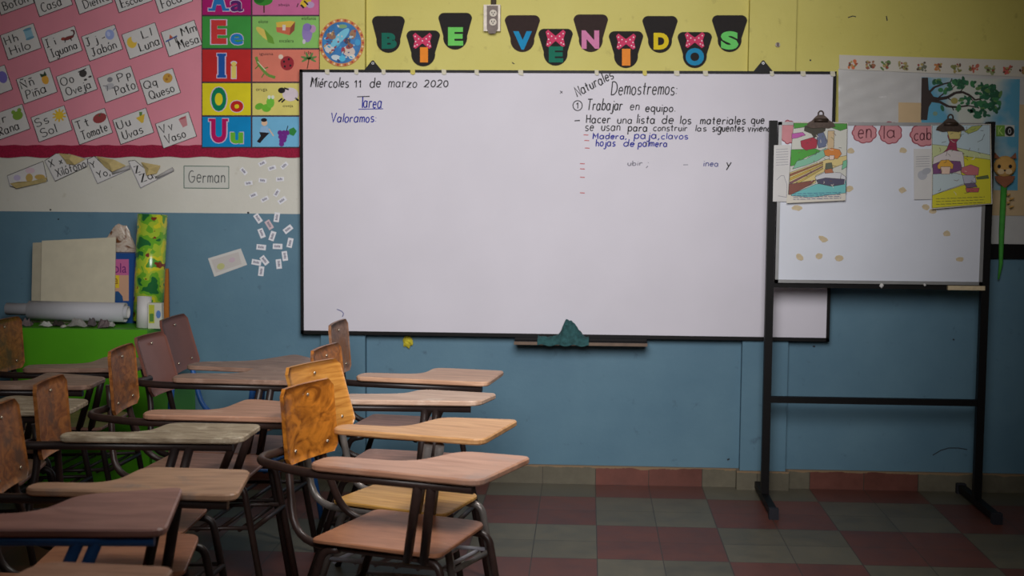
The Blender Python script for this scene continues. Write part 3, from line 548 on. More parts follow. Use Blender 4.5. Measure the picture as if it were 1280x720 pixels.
for y0, y1, c1, c2, U, l, cu, cl in rows:
    xr = 399 if y0 < 100 else 374
    q = Ink(PG); q.sheet([(253, y0), (313.5, y0), (313.5, y1), (253, y1)], 0, 1, gloss(*c1)); p1 = q.build('letter_panel', vp)
    halo = gloss(214, 196, 220)
    q = Ink(PG); yb = y1-4; yt = y1-36
    q.text(U, 262.5 if U != 'I' else 271.5, yt, 284.5 if U != 'I' else 282.5, yb, halo, 1.6, bold=.06); q.text(U, 264 if U != 'I' else 273, yt+1, 283 if U != 'I' else 281, yb-1, gloss(*cu), 2.6, bold=.05); q.build('capital_letter', p1)
    q = Ink(PG)
    for ax, ay, bx_, by_ in {'I': ((270.5, yt, 283.5, yt+5), (270.5, yb-5, 283.5, yb)), 'U': ((260, yt, 269.5, yt+5), (277.5, yt, 286, yt+5)), 'A': ((259.5, yb-5, 269, yb), (278, yb-5, 287.5, yb))}.get(U, ()):
        q.rect(ax, ay, bx_, by_, halo, 2.1); q.rect(ax+.9, ay+.9, bx_-.9, by_-.9, gloss(*cu), 3.0)
    if q.v: q.build('serif', p1)
    q = Ink(PG); lx = (288, 304) if l != 'i' else (289, 295.5); ly = y1-18 if l != 'i' else y1-25
    q.text(l, lx[0]-.9, ly-.9, lx[1]+.9, yb+.9, halo, 1.6, bold=.02); q.text(l, lx[0], ly, lx[1], yb, gloss(*cl), 2.6, bold=.02 if l in 'ae' else .045); q.build('small_letter', p1)
    q = Ink(PG); q.sheet([(315.5, y0), (xr, y0), (xr, y1), (315.5, y1)], 0, 1, gloss(*c2)); p2 = q.build('picture_panel', vp)
    def pic(draw):
        q = Ink(PG); draw(q); q.build('picture', p2)
    G = gloss; D = G(44, 40, 44); h = 1.8
    def wd(t, x, y, w_): 
        q = Ink(PG); q.text(t, x-w_/2, y-2.2, x+w_/2, y+2, D, 1.8, shear=0); q.build('caption', p2)
    if U == 'A':
        pic(lambda q: (q.line([(330, 4), (330, 16)], 1.6, G(80, 50, 40), h), q.ell(329, 0, 12, 7, G(60, 140, 50), 2.4), q.ell(324, -2, 7, 6, G(40, 110, 40), 2.8)))
        wd('abeja', 355, 6.5, 14)
        pic(lambda q: (q.ell(382, 3, 8, 5, G(226, 190, 60), h, -40), q.line([(376, 6), (380, 10)], 2.4, D, 2.4), q.line([(380, 1), (385, 6)], 2, D, 2.4), q.ell(388, 6, 5, 4, G(190, 160, 200), 2.4), q.line([(373, 4), (371, 9)], 1, D, 2.4)))
    elif U == 'E':
        wd('elote', 329, 27, 12); wd('escalera', 358, 51, 18); wd('elefante', 386, 23, 18)
        pic(lambda q: (q.ell(331, 43, 14, 4.2, G(222, 200, 100), h, 40), q.poly([(330, 36), (341, 47), (343, 55), (335, 53)], G(110, 160, 60), 2.4)))
        pic(lambda q: (q.poly([(345, 28), (362, 26), (369, 27), (363, 34), (346, 34)], G(226, 190, 80), h), q.poly([(345, 34), (363, 34), (362, 44), (346, 40)], G(206, 110, 80), h), q.poly([(363, 34), (369, 27), (368, 38), (362, 44)], G(150, 80, 60), h), q.rect(353, 31, 357, 38, G(220, 210, 200), 2.4)))
        pic(lambda q: (q.ell(384, 41, 6.5, 12, G(150, 130, 190), h), q.ell(391, 36, 4, 5, G(190, 150, 190), 2.4), q.ell(384, 34, 5.5, 5, G(140, 120, 186), 2.4), q.ell(380, 52, 2, 3, G(206, 200, 210), 2.4)))
    elif U == 'I':
        wd('iguana', 333, 68, 17); wd('isla', 385, 66, 9)
        pic(lambda q: (q.line([(320, 71), (323, 80), (329, 88), (335, 94), (344, 97)], 3.6, G(110, 150, 70), h), q.line([(323, 82), (319, 86)], 1.4, G(90, 130, 60), h), q.line([(330, 86), (335, 84)], 1.4, G(90, 130, 60), h), q.line([(330, 92), (327, 97)], 1.4, G(90, 130, 60), h), q.line([(322, 77), (332, 88)], 1, G(226, 226, 190), 2.4)))
        pic(lambda q: (q.ell(359, 79, 8.5, 9, G(160, 50, 60), h), q.ell(351, 71, 3, 3, G(230, 210, 190), 2.4), q.ell(355, 77, 1.3, 1.5, D, 2.6), q.ell(361, 74, 1.3, 1.5, D, 2.6), q.ell(356, 83, 1.3, 1.5, D, 2.6), q.ell(363, 82, 1.3, 1.5, D, 2.6)))
        pic(lambda q: (q.line([(384, 86), (386, 75)], 1.2, G(90, 70, 50), h), *[q.ell(386+5*math.cos(R(a)), 73+3*math.sin(R(a)), 5.5, 1.5, G(100, 140, 80), 2.4, a) for a in (150, 195, 250, 300, 345, 30)]))
    elif U == 'O':
        wd('oruga', 327, 113, 14); wd('oveja', 360, 133, 13)
        pic(lambda q: (q.ell(324, 133, 5.5, 4, G(110, 180, 60), h, -20), q.ell(333, 135, 6, 5, G(110, 186, 60), 2.2), q.ell(338, 128, 5, 7, G(120, 196, 70), 2.6), q.ell(336.5, 121.5, 2, 2.4, G(230, 236, 220), 3), q.ell(341, 121.5, 2, 2.4, G(230, 236, 220), 3)))
        pic(lambda q: (q.ell(363, 118, 10, 8.5, G(222, 208, 216), h), q.ell(352, 113, 4.5, 3.6, D, 2.4), q.line([(355, 110), (361, 112)], 2, D, 2.6), q.line([(353, 123), (348, 127)], 2.2, D, h), q.line([(369, 122), (373, 126)], 2.2, D, h), q.line([(356, 124), (352, 128)], 2, D, 2.2)))
    else:
        pic(lambda q: (q.ell(330.5, 153.5, 3.8, 4, G(226, 190, 160), 2.2), q.ell(330, 150, 3.8, 2.4, D, 2.6), q.poly([(326, 158), (335, 158), (336, 166), (325, 166)], G(150, 190, 226), h), q.poly([(324, 165), (337, 166), (330, 173), (325, 179), (321, 177), (326, 170)], D, 2.2), q.line([(336, 161), (342, 170)], 1.4, G(226, 190, 160), h)))
        pic(lambda q: (*[q.ell(350+dx, 166+dy, 3.2, 3.2, G(116, 50, 140), h+.1*k) for k, (dx, dy) in enumerate(((0, 0), (5, 0), (9, 0), (1, 5), (6, 5), (2, 10), (5, 9), (2, 14)))], q.poly([(361, 162), (367, 159), (371, 164), (367, 170), (362, 168)], G(60, 140, 70), 2.4), q.line([(358, 164), (360, 157)], 1, D, 2.4)))

# ------------------------------------------------------------------ round medallion
YM = -.052
md = thing('round_plaque', 'round blue picture plaque with beaded orange rim above the whiteboard', 'plaque', WP(427, 53, YM))
q = Ink(wallf(YM)); q.disc(427, 53.3, 28.5, 30, 0, 8, mat('plaque rim', (196, 124, 50), .5, .15, 40), 40); q.build('rim', md)
q = Ink(wallf(YM))
for k in range(36):
    a = 2*math.pi*k/36; q.ell(427+26.6*math.cos(a), 53.3+28*math.sin(a), 1.5, 1.5, pc(226, 190, 150) if k % 2 else pc(176, 60, 40), 8.6, n=8)
q.build('beading', md)
q = Ink(wallf(YM)); q.ell(427, 53.3, 24.5, 26, mat('plaque blue', (30, 110, 170), .35, .25, 30), 9, n=36)
for cx, cy, rx, ry, c, rot in ((425, 47, 16, 5, (110, 190, 216), -45), (412, 61, 6, 5.5, (206, 200, 196), 0), (436, 64, 8, 6.5, (206, 190, 180), 20), (429, 63, 2.5, 4, (160, 40, 60), 0), (437, 58, 5, 3, (150, 60, 60), -20), (414, 45, 6, 4, (140, 100, 80), 20), (441, 43, 4, 6, (150, 110, 80), 10), (428, 33, 6, 2.5, (120, 160, 110), 0),
                              (434, 51, 4, 4, (40, 50, 90), 0), (420, 72, 6, 3.4, (196, 210, 216), 10), (428, 73, 4, 4, (70, 180, 216), 0), (440, 71, 4, 3, (214, 210, 200), 0), (407, 52, 3, 5, (40, 130, 190), 0), (447, 53, 3.5, 4, (50, 150, 200), 0), (421, 54, 4, 6, (80, 170, 190), 30)):
    q.ell(cx, cy, rx, ry, pc(*c), 10+random.random(), rot)
rg = random.Random(11)
for k in range(46):
    a, r_ = rg.uniform(0, 6.283), 22*math.sqrt(rg.random()); q.ell(427+r_*math.cos(a), 53.3+r_*1.05*math.sin(a), rg.uniform(.8, 2.6), rg.uniform(.7, 1.8), pc(*rg.choice(((206, 200, 196), (130, 90, 60), (150, 50, 60), (60, 160, 200), (26, 60, 120), (20, 40, 80), (170, 200, 210), (190, 150, 90)))), 11.2+k*.02, rg.uniform(0, 180), 8)
q.build('printed_picture', md)

# ------------------------------------------------------------------ welcome letters: a letter on a dark shield, some with a dotted ribbon bow
FELT = mat('black foam sheet', (36, 32, 32), .85, .1, 60); FELT2 = mat('dark brown foam sheet', (52, 38, 36), .85, .1, 60)
YL = -.001
def badge(ch, colr, box, lb, label, bow=None, brown=False):
    a, b, c, d = box; cx = (a+c)/2; w_ = (c-a)/2; t = thing('letter_badge', label, 'letter badge', WP(cx, (b+d)/2, YL), group='welcome letter badges above the whiteboard')
    P = []
    for k in range(9): th = R(180+90*k/8); P.append((a+7+7*math.cos(th), b+7+7*math.sin(th)))
    for k in range(9): th = R(270+90*k/8); P.append((c-7+7*math.cos(th), b+7+7*math.sin(th)))
    r = 15
    for k in range(15): th = R(-8+196*k/14); P.append((cx+r*math.cos(th), d-r+r*math.sin(th)))
    q = Ink(wallf(YL)); q.sheet(P, 0, 7, FELT2 if brown else FELT); q.build('backing', t)
    q = Ink(wallf(YL)); q.text(ch, lb[0], lb[1], lb[2], lb[3], mat('foam %d %d %d' % colr, colr, .8, .06, 40), 7, bold=.06, thick=5); q.build('letter', t)
    if bow:
        x0, y0, x1, y1 = bow; mx, my = (x0+x1)/2, (y0+y1)/2; m = mat('pink dotted ribbon', (206, 50, 96), .7, .12, 60); dot = pc(236, 210, 216)
        q = Ink(wallf(YL))
        for s in (-1, 1):
            hx = (x1-x0)/2; q.sheet([(mx, my-3), (mx+s*hx*.75, y0), (mx+s*hx, y0+3), (mx+s*hx*.8, my), (mx+s*hx*.95, y1-2), (mx+s*hx*.7, y1), (mx, my+3)], 7.2, 12, m)
            for dx, dy in ((.4, -.25), (.75, -.55), (.7, .1), (.55, .5), (.8, .65)): q.ell(mx+s*hx*dx, my+dy*(y1-y0)/2, .9, .9, dot, 12.5, n=8)
        q.disc(mx, my, 3.2, 3.6, 7.2, 15, m, 14); q.ell(mx, my, .9, .9, dot, 15.5, n=8)
        q.build('ribbon_bow', t)
B_ = 'dark badge with '
badge('B', (10, 104, 86), (465, 20, 506, 66), (477, 41, 496, 61), B_+'dark green B, beginning the welcome row')
badge('I', (240, 140, 40), (508, 38, 550, 83), (525, 59, 535, 78), B_+'orange I and bow beside the B', (516, 41, 540, 61))
badge('E', (110, 206, 96), (548, 16, 590, 62), (560, 34, 579, 57), B_+'light green E beside the outlet box')
badge('V', (24, 140, 190), (631, 19, 675, 65), (641.5, 39, 665, 62), B_+'blue V on brown foam', None, True)
badge('E', (14, 112, 88), (673, 36, 716, 82), (686, 58, 704, 78), B_+'dark green E under a ribbon bow', (682, 37, 707, 59))
badge('N', (214, 130, 172), (717, 18, 760, 65), (727, 38, 749, 61), B_+'pink N on brown foam', None, True)
badge('I', (236, 140, 50), (761, 39, 804, 85), (777.5, 61, 788, 82), B_+'orange I and bow between N and D', (770, 42, 795, 62))
badge('D', (222, 196, 30), (803, 20, 847, 66), (817, 41, 836, 62), B_+'yellow D')
badge('O', (24, 134, 180), (847, 40, 890, 85), (857, 60, 880, 82), B_+'blue O under a ribbon bow', (856, 40, 881, 60))
badge('S', (106, 206, 104), (890, 19, 934, 65), (901, 39, 923, 62), B_+'light green S, ending the welcome row')

# outlet box with conduit
ob = thing('outlet_box', 'grey metal outlet box with conduit on the yellow wall between letters', 'outlet', WP(615, 22, -.001))
ST = mat('worn galvanised steel', (150, 142, 132), .45, .15, 40, metal=.5); STD = mat('dark steel plate', (92, 80, 74), .5, .2, 40, metal=.3)
a = WP(604.5, 39, -.04); b = WP(625.5, 6, -.04)
q = MB(); q.box((a.x, -.045, a.z), (b.x, 0, b.z), ST); q.build('box_body', ob)
q = Ink(wallf(-.045)); q.sheet([(608.5, 7), (622.5, 7), (622.5, 36), (619, 42), (611, 42), (608.5, 36)], 0, 5, STD); pl = q.build('cover_plate', ob)
for y in (16.5, 27.5):
    q = Ink(wallf(-.048)); q.disc(617-.03*y, y, 4.6, 4.4, 0, 4, mat('socket ivory', (206, 196, 180), .5), 18)
    for dx, dy in ((-1.6, -.8), (1.6, -.8), (0, 1.6)): q.ell(617-.03*y+dx, y+dy, .7, 1.1, INKB, 4.6, n=8)
    q.build('socket', ob)
q = MB(); c = WP(617, 8, -.02); q.tube([(c.x, -.022, c.z-.005), (c.x, -.022, ZC)], .0125, mat('conduit', (110, 100, 86), .5, .1, 20, metal=.4), 12); q.build('conduit', ob)
q = MB(); p = WP(972, 56, -.055); q.tube([(p.x, -.05, p.z), (p.x, -.062, p.z)], .011, ST, 8); q.box((p.x-.006, -.066, p.z-.009), (p.x+.006, -.06, p.z+.009), STD)
tag(q.build('wall_fastener'), 'small metal wall fastener on the yellow pilaster above the whiteboard', 'fastener')

# ------------------------------------------------------------------ notice panel on the far side of the whiteboard
YN = -.001
PLAST = mat('crumpled plastic cover', (196, 194, 192), .3, .06, 8, bump=.6)
nb = thing('notice_panel', 'plastic-wrapped white notice panel with black bottom rail behind the easel', 'notice board', WP(1170, 190, YN))
def crumple():
    q = MB(); nx, ny = 60, 50; vs = []
    for j in range(ny+1):
        for i in range(nx+1):
            u, v = i/nx, j/ny; p = WP(1048+252*u, 86+220*v, -.014)
            fold = math.sin((p.z*1.0-(p.x-1.3)*.45)*90+2.5*noise.noise(Vector((p.x*4, p.z*4, 0))))*math.exp(-((p.x-1.45)/.3)**2-((p.z-1.83)/.14)**2)
            d = .0022*fold+.002*noise.noise(Vector((p.x*14, p.z*14, 3)))
            vs.append((p.x, p.y-d*(0 if i in (0, nx) or j in (0, ny) else 1), p.z))
    q.add(vs, [(j*(nx+1)+i, j*(nx+1)+i+1, (j+1)*(nx+1)+i+1, (j+1)*(nx+1)+i) for j in range(ny) for i in range(nx)], PLAST, True)
    a = WP(1048, 306, -.011); b = WP(1300, 86, -.011); q.box((a.x, -.0115, a.z+.012), (b.x-.004, -.001, b.z-.012), WHITE)
    return q.build('plastic_cover', nb)
crumple()
q = MB(); a = WP(1050, 321, -.02); b = WP(1300, 305, -.02); q.box((a.x, -.025, a.z), (b.x, -.001, b.z-.002), BLACK); q.build('bottom_rail', nb)
FR = wallf(-.019)
t = thing('fruit_border', 'white paper strip printed with small fruits above the notice panel', 'border', WP(1170, 84, -.019))
q = Ink(FR); q.sheet([(1049, 68.5), (1300, 76), (1300, 97), (1049, 86.5)], 0, 1.4, mat('strip paper', (206, 200, 188), .6)); q.build('strip', t)
for i, px in enumerate((1066, 1087, 1107, 1129, 1152, 1173, 1196, 1217, 1238, 1260, 1280)):
    c = ((206, 110, 60), (150, 100, 70), (90, 120, 60), (150, 140, 90), (110, 110, 90), (190, 120, 60), (130, 130, 70), (190, 100, 80), (140, 150, 100), (200, 90, 80), (160, 130, 80))[i]
    y = 79+(px-1060)*.042; q = Ink(FR); rg = random.Random(px)
    for k in range(16):
        cc = c if k < 9 else ((110, 120, 60), (150, 70, 50), (90, 70, 50), (170, 150, 90))[k % 4]; q.ell(px+rg.uniform(-5, 5), y+rg.uniform(-4.5, 4.5)+(1 if k < 9 else 0), rg.uniform(1.2, 3.4 if k < 6 else 2.2), rg.uniform(1, 2.6 if k < 6 else 1.6), pc(*cc), 2+k*.12, rg.uniform(0, 180), 8)
    q.build('fruit_print', t)
q = Ink(wallf(-.0175)); q.sheet([(1123, 128), (1300, 131), (1300, 270), (1123, 268)], 0, 1.2, mat('beige paper', (204, 176, 136), .7, .05, 10))
tag(q.build('beige_sheet'), 'beige paper sheet behind the tree picture on the notice panel', 'paper')
YT = -.0195
tp = thing('tree_picture', 'painted picture of a dark tree branch with green leaves on blue', 'picture', WP(1213, 165, YT))
def skymat():
    m = bpy.data.materials.new('painted sky'); m.use_nodes = True; N = m.node_tree.nodes; L = m.node_tree.links; b = N['Principled BSDF']; b.inputs['Roughness'].default_value = .5
    tc = N.new('ShaderNodeTexCoord'); n = N.new('ShaderNodeTexNoise'); n.inputs['Scale'].default_value = 5; n.inputs['Detail'].default_value = 3
    cr = N.new('ShaderNodeValToRGB'); cr.color_ramp.elements[0].color = col(84, 158, 190); cr.color_ramp.elements[0].position = .38; cr.color_ramp.elements[1].color = col(196, 200, 190); cr.color_ramp.elements[1].position = .62
    L.new(tc.outputs['Object'], n.inputs['Vector']); sx = N.new('ShaderNodeSeparateXYZ'); L.new(tc.outputs['Object'], sx.inputs[0])
    ab = N.new('ShaderNodeMath'); ab.operation = 'ABSOLUTE'; L.new(sx.outputs['X'], ab.inputs[0]); ml = N.new('ShaderNodeMath'); ml.operation = 'MULTIPLY_ADD'; ml.inputs[1].default_value = -2.0; L.new(ab.outputs[0], ml.inputs[0]); L.new(n.outputs['Fac'], ml.inputs[2]); ad = N.new('ShaderNodeMath'); ad.operation = 'ADD'; ad.inputs[1].default_value = .24; L.new(ml.outputs[0], ad.inputs[0])
    L.new(ad.outputs[0], cr.inputs[0]); L.new(cr.outputs[0], b.inputs['Base Color']); return m
TFN = wallf(YT)
q = Ink(TFN); q.sheet([(1152, 96.5), (1275, 99), (1272, 238), (1151, 236)], 0, 1.4, skymat()); q.build('picture_sheet', tp)
BARK = pc(48, 34, 30); LF = [pc(30, 100, 66), pc(50, 120, 70), pc(24, 84, 56), pc(90, 130, 70)]
q = Ink(TFN); q.poly([(1152, 97), (1160, 97), (1161, 112), (1168, 122), (1161, 134), (1159, 150), (1151, 150)], BARK, 2)
def branch(P, w0, w1):
    n = len(P)-1
    for k in range(n):
        q.line([P[k], P[k+1]], w0+(w1-w0)*k/n, BARK, 2.4)
branch([(1158, 121), (1172, 124), (1184, 122), (1194, 116), (1203, 115), (1212, 119), (1219, 125), (1232, 122), (1240, 117)], 4.4, 1.2)
branch([(1160, 125), (1174, 127), (1185, 133), (1196, 134), (1210, 132), (1224, 135)], 4, .9)
branch([(1160, 117), (1168, 109), (1179, 105), (1188, 103), (1190, 98)], 3, .9)
branch([(1172, 123), (1182, 115), (1192, 109), (1197, 103)], 1.6, .7); branch([(1210, 118), (1215, 125), (1218, 128)], 1.5, .7); branch([(1190, 133), (1192, 138)], 1.4, .8); branch([(1200, 115), (1206, 108), (1210, 103)], 1.3, .6); branch([(1224, 124), (1232, 130), (1236, 137)], 1.3, .6); branch([(1184, 122), (1190, 126)], 1.2, .6)
q.build('branch', tp)
rnd = random.Random(3)
q = Ink(TFN)
for cx, cy, sx, sy, n in ((1172, 101, 5, 3, 5), (1196, 101, 6, 3, 7), (1206, 104, 6, 4, 8), (1216, 106, 3, 3, 3), (1229, 110, 8, 4, 12), (1240, 116, 8, 8, 14), (1234, 134, 10, 6, 16), (1214, 140, 5, 3, 5), (1223, 143, 4, 3, 4), (1187, 108, 4, 4, 3), (1178, 134, 2, 2, 2), (1198, 136, 3, 3, 3), (1248, 117, 5, 6, 6), (1241, 128, 6, 8, 9), (1204, 126, 4, 5, 3), (1182, 112, 6, 5, 4), (1200, 110, 6, 4, 5), (1224, 128, 8, 5, 9), (1212, 128, 6, 5, 4), (1230, 118, 8, 6, 9), (1250, 126, 4, 6, 5), (1232, 143, 6, 3, 6)):
    for k in range(n): q.ell(cx+rnd.gauss(0, sx*.6), cy+rnd.gauss(0, sy*.6), 2.6+rnd.random()*2.2, 1.6+rnd.random()*1.3, LF[rnd.randrange(4) if rnd.random() < .4 else rnd.randrange(3)], 2.8+rnd.random(), rnd.random()*180, 8)
q.build('leaves', tp)
for cx, cy, r, c in ((1193, 126, 4.4, (160, 150, 80)), (1169, 142, 3, (120, 150, 130))): q = Ink(TFN); q.ell(cx, cy, r, r*.9, pc(*c), 3); q.build('painted_fruit', tp)
t = thing('initial_card', 'small card with a green K square and black zero disc beside the easel', 'card', WP(1257, 163, -.022))
q = Ink(wallf(-.0215)); q.sheet([(1244.5, 156), (1268, 156.5), (1268, 171), (1244.5, 170.5)], 0, 1.2, pc(196, 196, 190)); q.rect(1245, 156.5, 1256, 170.5, pc(110, 160, 60), 1.8); q.build('card_sheet', t)
q = Ink(wallf(-.0215)); q.text('K', 1247.5, 158.5, 1254, 168.5, pc(180, 210, 120), 2.4); q.ell(1262, 164, 5.8, 6.2, INKB, 2.4); q.text('0', 1260, 160.5, 1264, 167.5, pc(190, 190, 190), 3); q.build('lettering', t)
# hanging cat-headed stick
ct = thing('cat_ornament', 'long green stick with orange cat head hanging on the notice panel', 'ornament', WP(1256, 207, -.045))
ORG = mat('orange felt', (214, 166, 92), .8, .08, 30); BRN = mat('brown felt', (150, 92, 64), .8, .1, 30)
YO = -.046
q = MB(); c = WP(1256, 208, YO-.012); q.ball(c, .05, .018, .048, ORG, 20, 12); hd = q.build('head', ct)
for s in (-1, 1):
    p = WP(1256+s*10, 192, YO-.01); q = MB(); q.prism([(p.x-.014, p.y, p.z-.022), (p.x+.014, p.y, p.z-.022), (p.x+s*.010, p.y, p.z+.003)], (0, -.012, 0), BRN); q.build('ear', hd)
q = Ink(lambda u, v, h: WP(u, v, YO-.029-h*.0006))
for s in (-1, 1): q.disc(1256+s*7, 208, 2.2, 2.4, -8, 2, INKB, 12)
q.disc(1256, 213, 1.4, 1.2, -6, 3, INKB, 10); q.disc(1251, 214.5, 4.5, 3.5, -8, 0, pc(226, 196, 150), 14); q.disc(1261, 214.5, 4.5, 3.5, -8, 0, pc(226, 196, 150), 14); q.build('face', hd)
q = Ink(wallf(YO-.01)); q.sheet([(1243, 220), (1269, 220), (1266, 227), (1256, 235), (1246, 227)], 0, 12, BRN); q.build('bib', ct)
q = MB(); q.tube([WP(1255, 230, YO), WP(1252, 290, YO), WP(1251, 330, YO), WP(1248, 349, YO)], [.014, .012, .009, .004], mat('green felt', (70, 160, 60), .75, .12, 40), 12); q.build('stick', ct)
for k in range(4):
    q = MB(); p = WP(1259+(k % 2)*3, 244+k*5, YO-.006); q.tube([p, p+Vector((.012+.006*(k % 2), -.006, .006))], [.006, .003], ORG, 6); q.build('tassel', ct)

# ------------------------------------------------------------------ easel
YE = -.30
ez = thing('easel', 'black metal stand holding a white display board in front of the notice panel', 'easel', (1.445, YE, 0))
PX = (.979, 1.914)
for px in PX:
    q = MB(); q.box((px-.017, YE-.017, .03), (px+.017, YE+.017, 1.70), BLACK); q.build('post', ez)
    q = MB(); q.box((px-.016, -.60, .012), (px+.016, -.045, .042), BLACK); ft = q.build('foot', ez)
    for y in (-.60, -.045):
        q = MB(); q.box((px-.02, y-.018, 0), (px+.02, y+.018, .046), mat('rubber', (38, 38, 46), .8)); q.build('end_cap', ft)
q = MB(); q.box((PX[0], YE-.013, .452), (PX[1], YE+.013, .480), BLACK); q.build('crossbar', ez)
q = MB(); q.box((PX[0], YE-.015, .968), (PX[1], YE+.015, .996), BLACK); q.build('board_rail', ez)
ALU = mat('brushed aluminium', (150, 150, 150), .4, .06, 20, metal=.4)
bx0, bx1, bz0, bz1 = .999, 1.896, .990, 1.694
q = MB(); q.box((bx0, YE-.024, bz0), (bx1, YE-.004, bz1), mat('easel board enamel', (220, 224, 234), .4, .03, 4)); bd = q.build('display_board', ez)
for a, b in (((bx0, bz0), (bx1, bz0+.014)), ((bx0, bz1-.014), (bx1, bz1)), ((bx0, bz0), (bx0+.014, bz1)), ((bx1-.014, bz0), (bx1, bz1))):
    q = MB(); q.box((a[0], YE-.030, a[1]), (b[0], YE-.004, b[1]), ALU); q.build('edge_trim', bd)
YF = YE-.0245
CLD = mat('pink cloud card', (206, 140, 146), .7, .05, 30); CLE = pc(150, 60, 76); CLT = pc(96, 30, 46)
def cloud(cx, cy, rx, ry, word, bbox, label, cut=None):
    t = thing('cloud_card', label, 'card', WP(cx, cy, YF), group='pink cloud cards on the easel board')
    for k, (m, h0, h1) in enumerate(((CLE, 0, 1.2), (CLD, 1.2, 2))):
        q = Ink(wallf(YF)); P = []
        for i in range(54):
            a = 2*math.pi*i/54; rr = 1+.09*abs(math.sin(a*4.5))-.05-k*.09; P.append((cx+rx*rr*math.cos(a), cy+ry*rr*math.sin(a)))
        q.sheet(P, h0, h1, m); q.build(('cloud_edge', 'cloud_face')[k], t)
    if not word: return
    q = Ink(wallf(YF)); q.script(word, *bbox, CLT, 2.8, -4, .1, 1.3); q.build('word', t)
cloud(985.5, 165, 10.5, 15, '', (977, 159, 990, 172), 'pink cloud card half hidden by the page at the easel edge')
cloud(1080.5, 166, 15.5, 13, 'en', (1073, 161.5, 1089, 172.5), 'pink cloud card reading en on the easel board')
cloud(1113, 166, 14.5, 14, 'la', (1105, 157, 1119, 173), 'pink cloud card reading la on the easel board')
cloud(1155, 168.5, 17.5, 14.5, 'cab', (1143, 160, 1164, 175), 'pink cloud card reading cab, partly behind a storybook page')
# printed pages held by big clips
def pagef(Y, bulge):
    return lambda u, v, h: WP(u, v, Y-.004-bulge*max(0, (v-150)/110)-h*.0005)
def pad(P, n=6):
    """quad outline with rows, so that the page can curl"""
    (a, b, c, d) = P; L_ = [(d[0]+(a[0]-d[0])*k/n, d[1]+(a[1]-d[1])*k/n) for k in range(n+1)]; R_ = [(b[0]+(c[0]-b[0])*k/n, b[1]+(c[1]-b[1])*k/n) for k in range(n+1)]
    return L_, R_
def page(label, P, Y, bulge, name, base):
    t = thing(name, label, 'page', WP(*P[0], Y))
    f = pagef(Y, bulge); q = Ink(f); n = 8
    for k in range(n):
        def row(s):
            return ((P[0][0]+(P[3][0]-P[0][0])*s, P[0][1]+(P[3][1]-P[0][1])*s), (P[1][0]+(P[2][0]-P[1][0])*s, P[1][1]+(P[2][1]-P[1][1])*s))
        a, b = row(k/n); c, d = row((k+1)/n)
        q.add([f(*a, 0), f(*b, 0), f(*d, 0), f(*c, 0), f(*a, 1), f(*b, 1), f(*d, 1), f(*c, 1)], [(3, 2, 1, 0), (4, 5, 6, 7), (0, 4, 7, 3), (1, 2, 6, 5)]+([(2, 3, 7, 6)] if k == n-1 else [])+([(0, 1, 5, 4)] if k == 0 else []), base)
    q.build('sheet', t)
    return t, f
YG = YF-.006
Z5 = lambda P: [(960+x/5.536, 140+y/5.536) for x, y in P]
t, f = page('white sheet tucked under the storybook page at the easel post', [(967.5, 181.5), (988, 181), (988, 252), (966, 252)], YG, .002, 'paper_sheet', WHITE)
q = Ink(f); q.line(Z5([(60, 470), (90, 440), (110, 440), (130, 500), (128, 590), (70, 580)]), .6, INKF, 1.6)
for k in range(7): q.line(Z5([(55, 260+k*18), (140, 255+k*18)]), .5, INKF, 1.6)
q.build('faint_print', t)
t, f = page('storybook page with a brown path, green hill and red-haired child, clipped on the easel', [(992.5, 152.5), (1059.8, 153.5), (1056.8, 250.5), (983, 254)], YG-.003, .02, 'storybook_page', mat('page paper', (216, 210, 196), .5))
q = Ink(f)
def pg(P, c, h, Z=Z5): q.poly(Z(P), pc(*c), h); Q = Z(P); q.line(Q+[Q[0]], .45, pc(60, 52, 56), h+.08)
pg([(178, 76), (548, 80), (540, 560), (140, 570), (155, 330)], (206, 206, 196), 1.2)
pg([(178, 76), (548, 80), (545, 115), (500, 130), (430, 105), (330, 120), (250, 105), (180, 115)], (70, 150, 50), 1.5)
pg([(255, 95), (400, 100), (395, 130), (320, 180), (300, 150), (250, 130)], (60, 56, 40), 1.8)
pg([(165, 150), (240, 140), (260, 160), (200, 180), (165, 185)], (190, 90, 170), 1.8)
pg([(225, 200), (310, 175), (345, 195), (335, 250), (260, 265), (230, 240)], (170, 34, 60), 2.1)
pg([(345, 150), (385, 140), (410, 200), (400, 240), (350, 250), (335, 200)], (100, 110, 140), 2.1)
pg([(415, 130), (460, 130), (455, 260), (410, 255)], (206, 180, 140), 1.8)
pg([(160, 260), (330, 255), (370, 270), (250, 320), (180, 370), (155, 375)], (70, 160, 50), 1.6)
pg([(270, 320), (400, 250), (420, 290), (340, 340), (260, 370), (170, 395), (200, 340)], (130, 190, 160), 1.9)
pg([(150, 480), (150, 420), (400, 330), (545, 300), (545, 350), (420, 400), (330, 440), (330, 490), (145, 570)], (216, 196, 130), 2.0)
for k in range(4): pg([(150, 430+k*28), (380, 345+k*14), (380, 352+k*14), (150, 446+k*28)], ((150, 90, 60), (206, 170, 60), (130, 80, 90), (206, 180, 80))[k], 2.3)
pg([(145, 500), (330, 470), (300, 500), (160, 572), (143, 572)], (130, 74, 60), 2.4)
pg([(160, 570), (330, 500), (540, 470), (538, 560), (300, 590), (160, 580)], (110, 190, 190), 1.9)
pg([(325, 450), (400, 415), (500, 420), (540, 450), (530, 500), (440, 515), (345, 495)], (206, 206, 210), 2.5)
pg([(335, 470), (400, 455), (530, 465), (525, 500), (440, 512), (350, 495)], (74, 70, 96), 2.8)
pg([(390, 400), (440, 390), (455, 420), (395, 425)], (180, 110, 70), 3.1)
pg([(400, 355), (440, 350), (450, 395), (395, 395)], (90, 100, 80), 3.0)
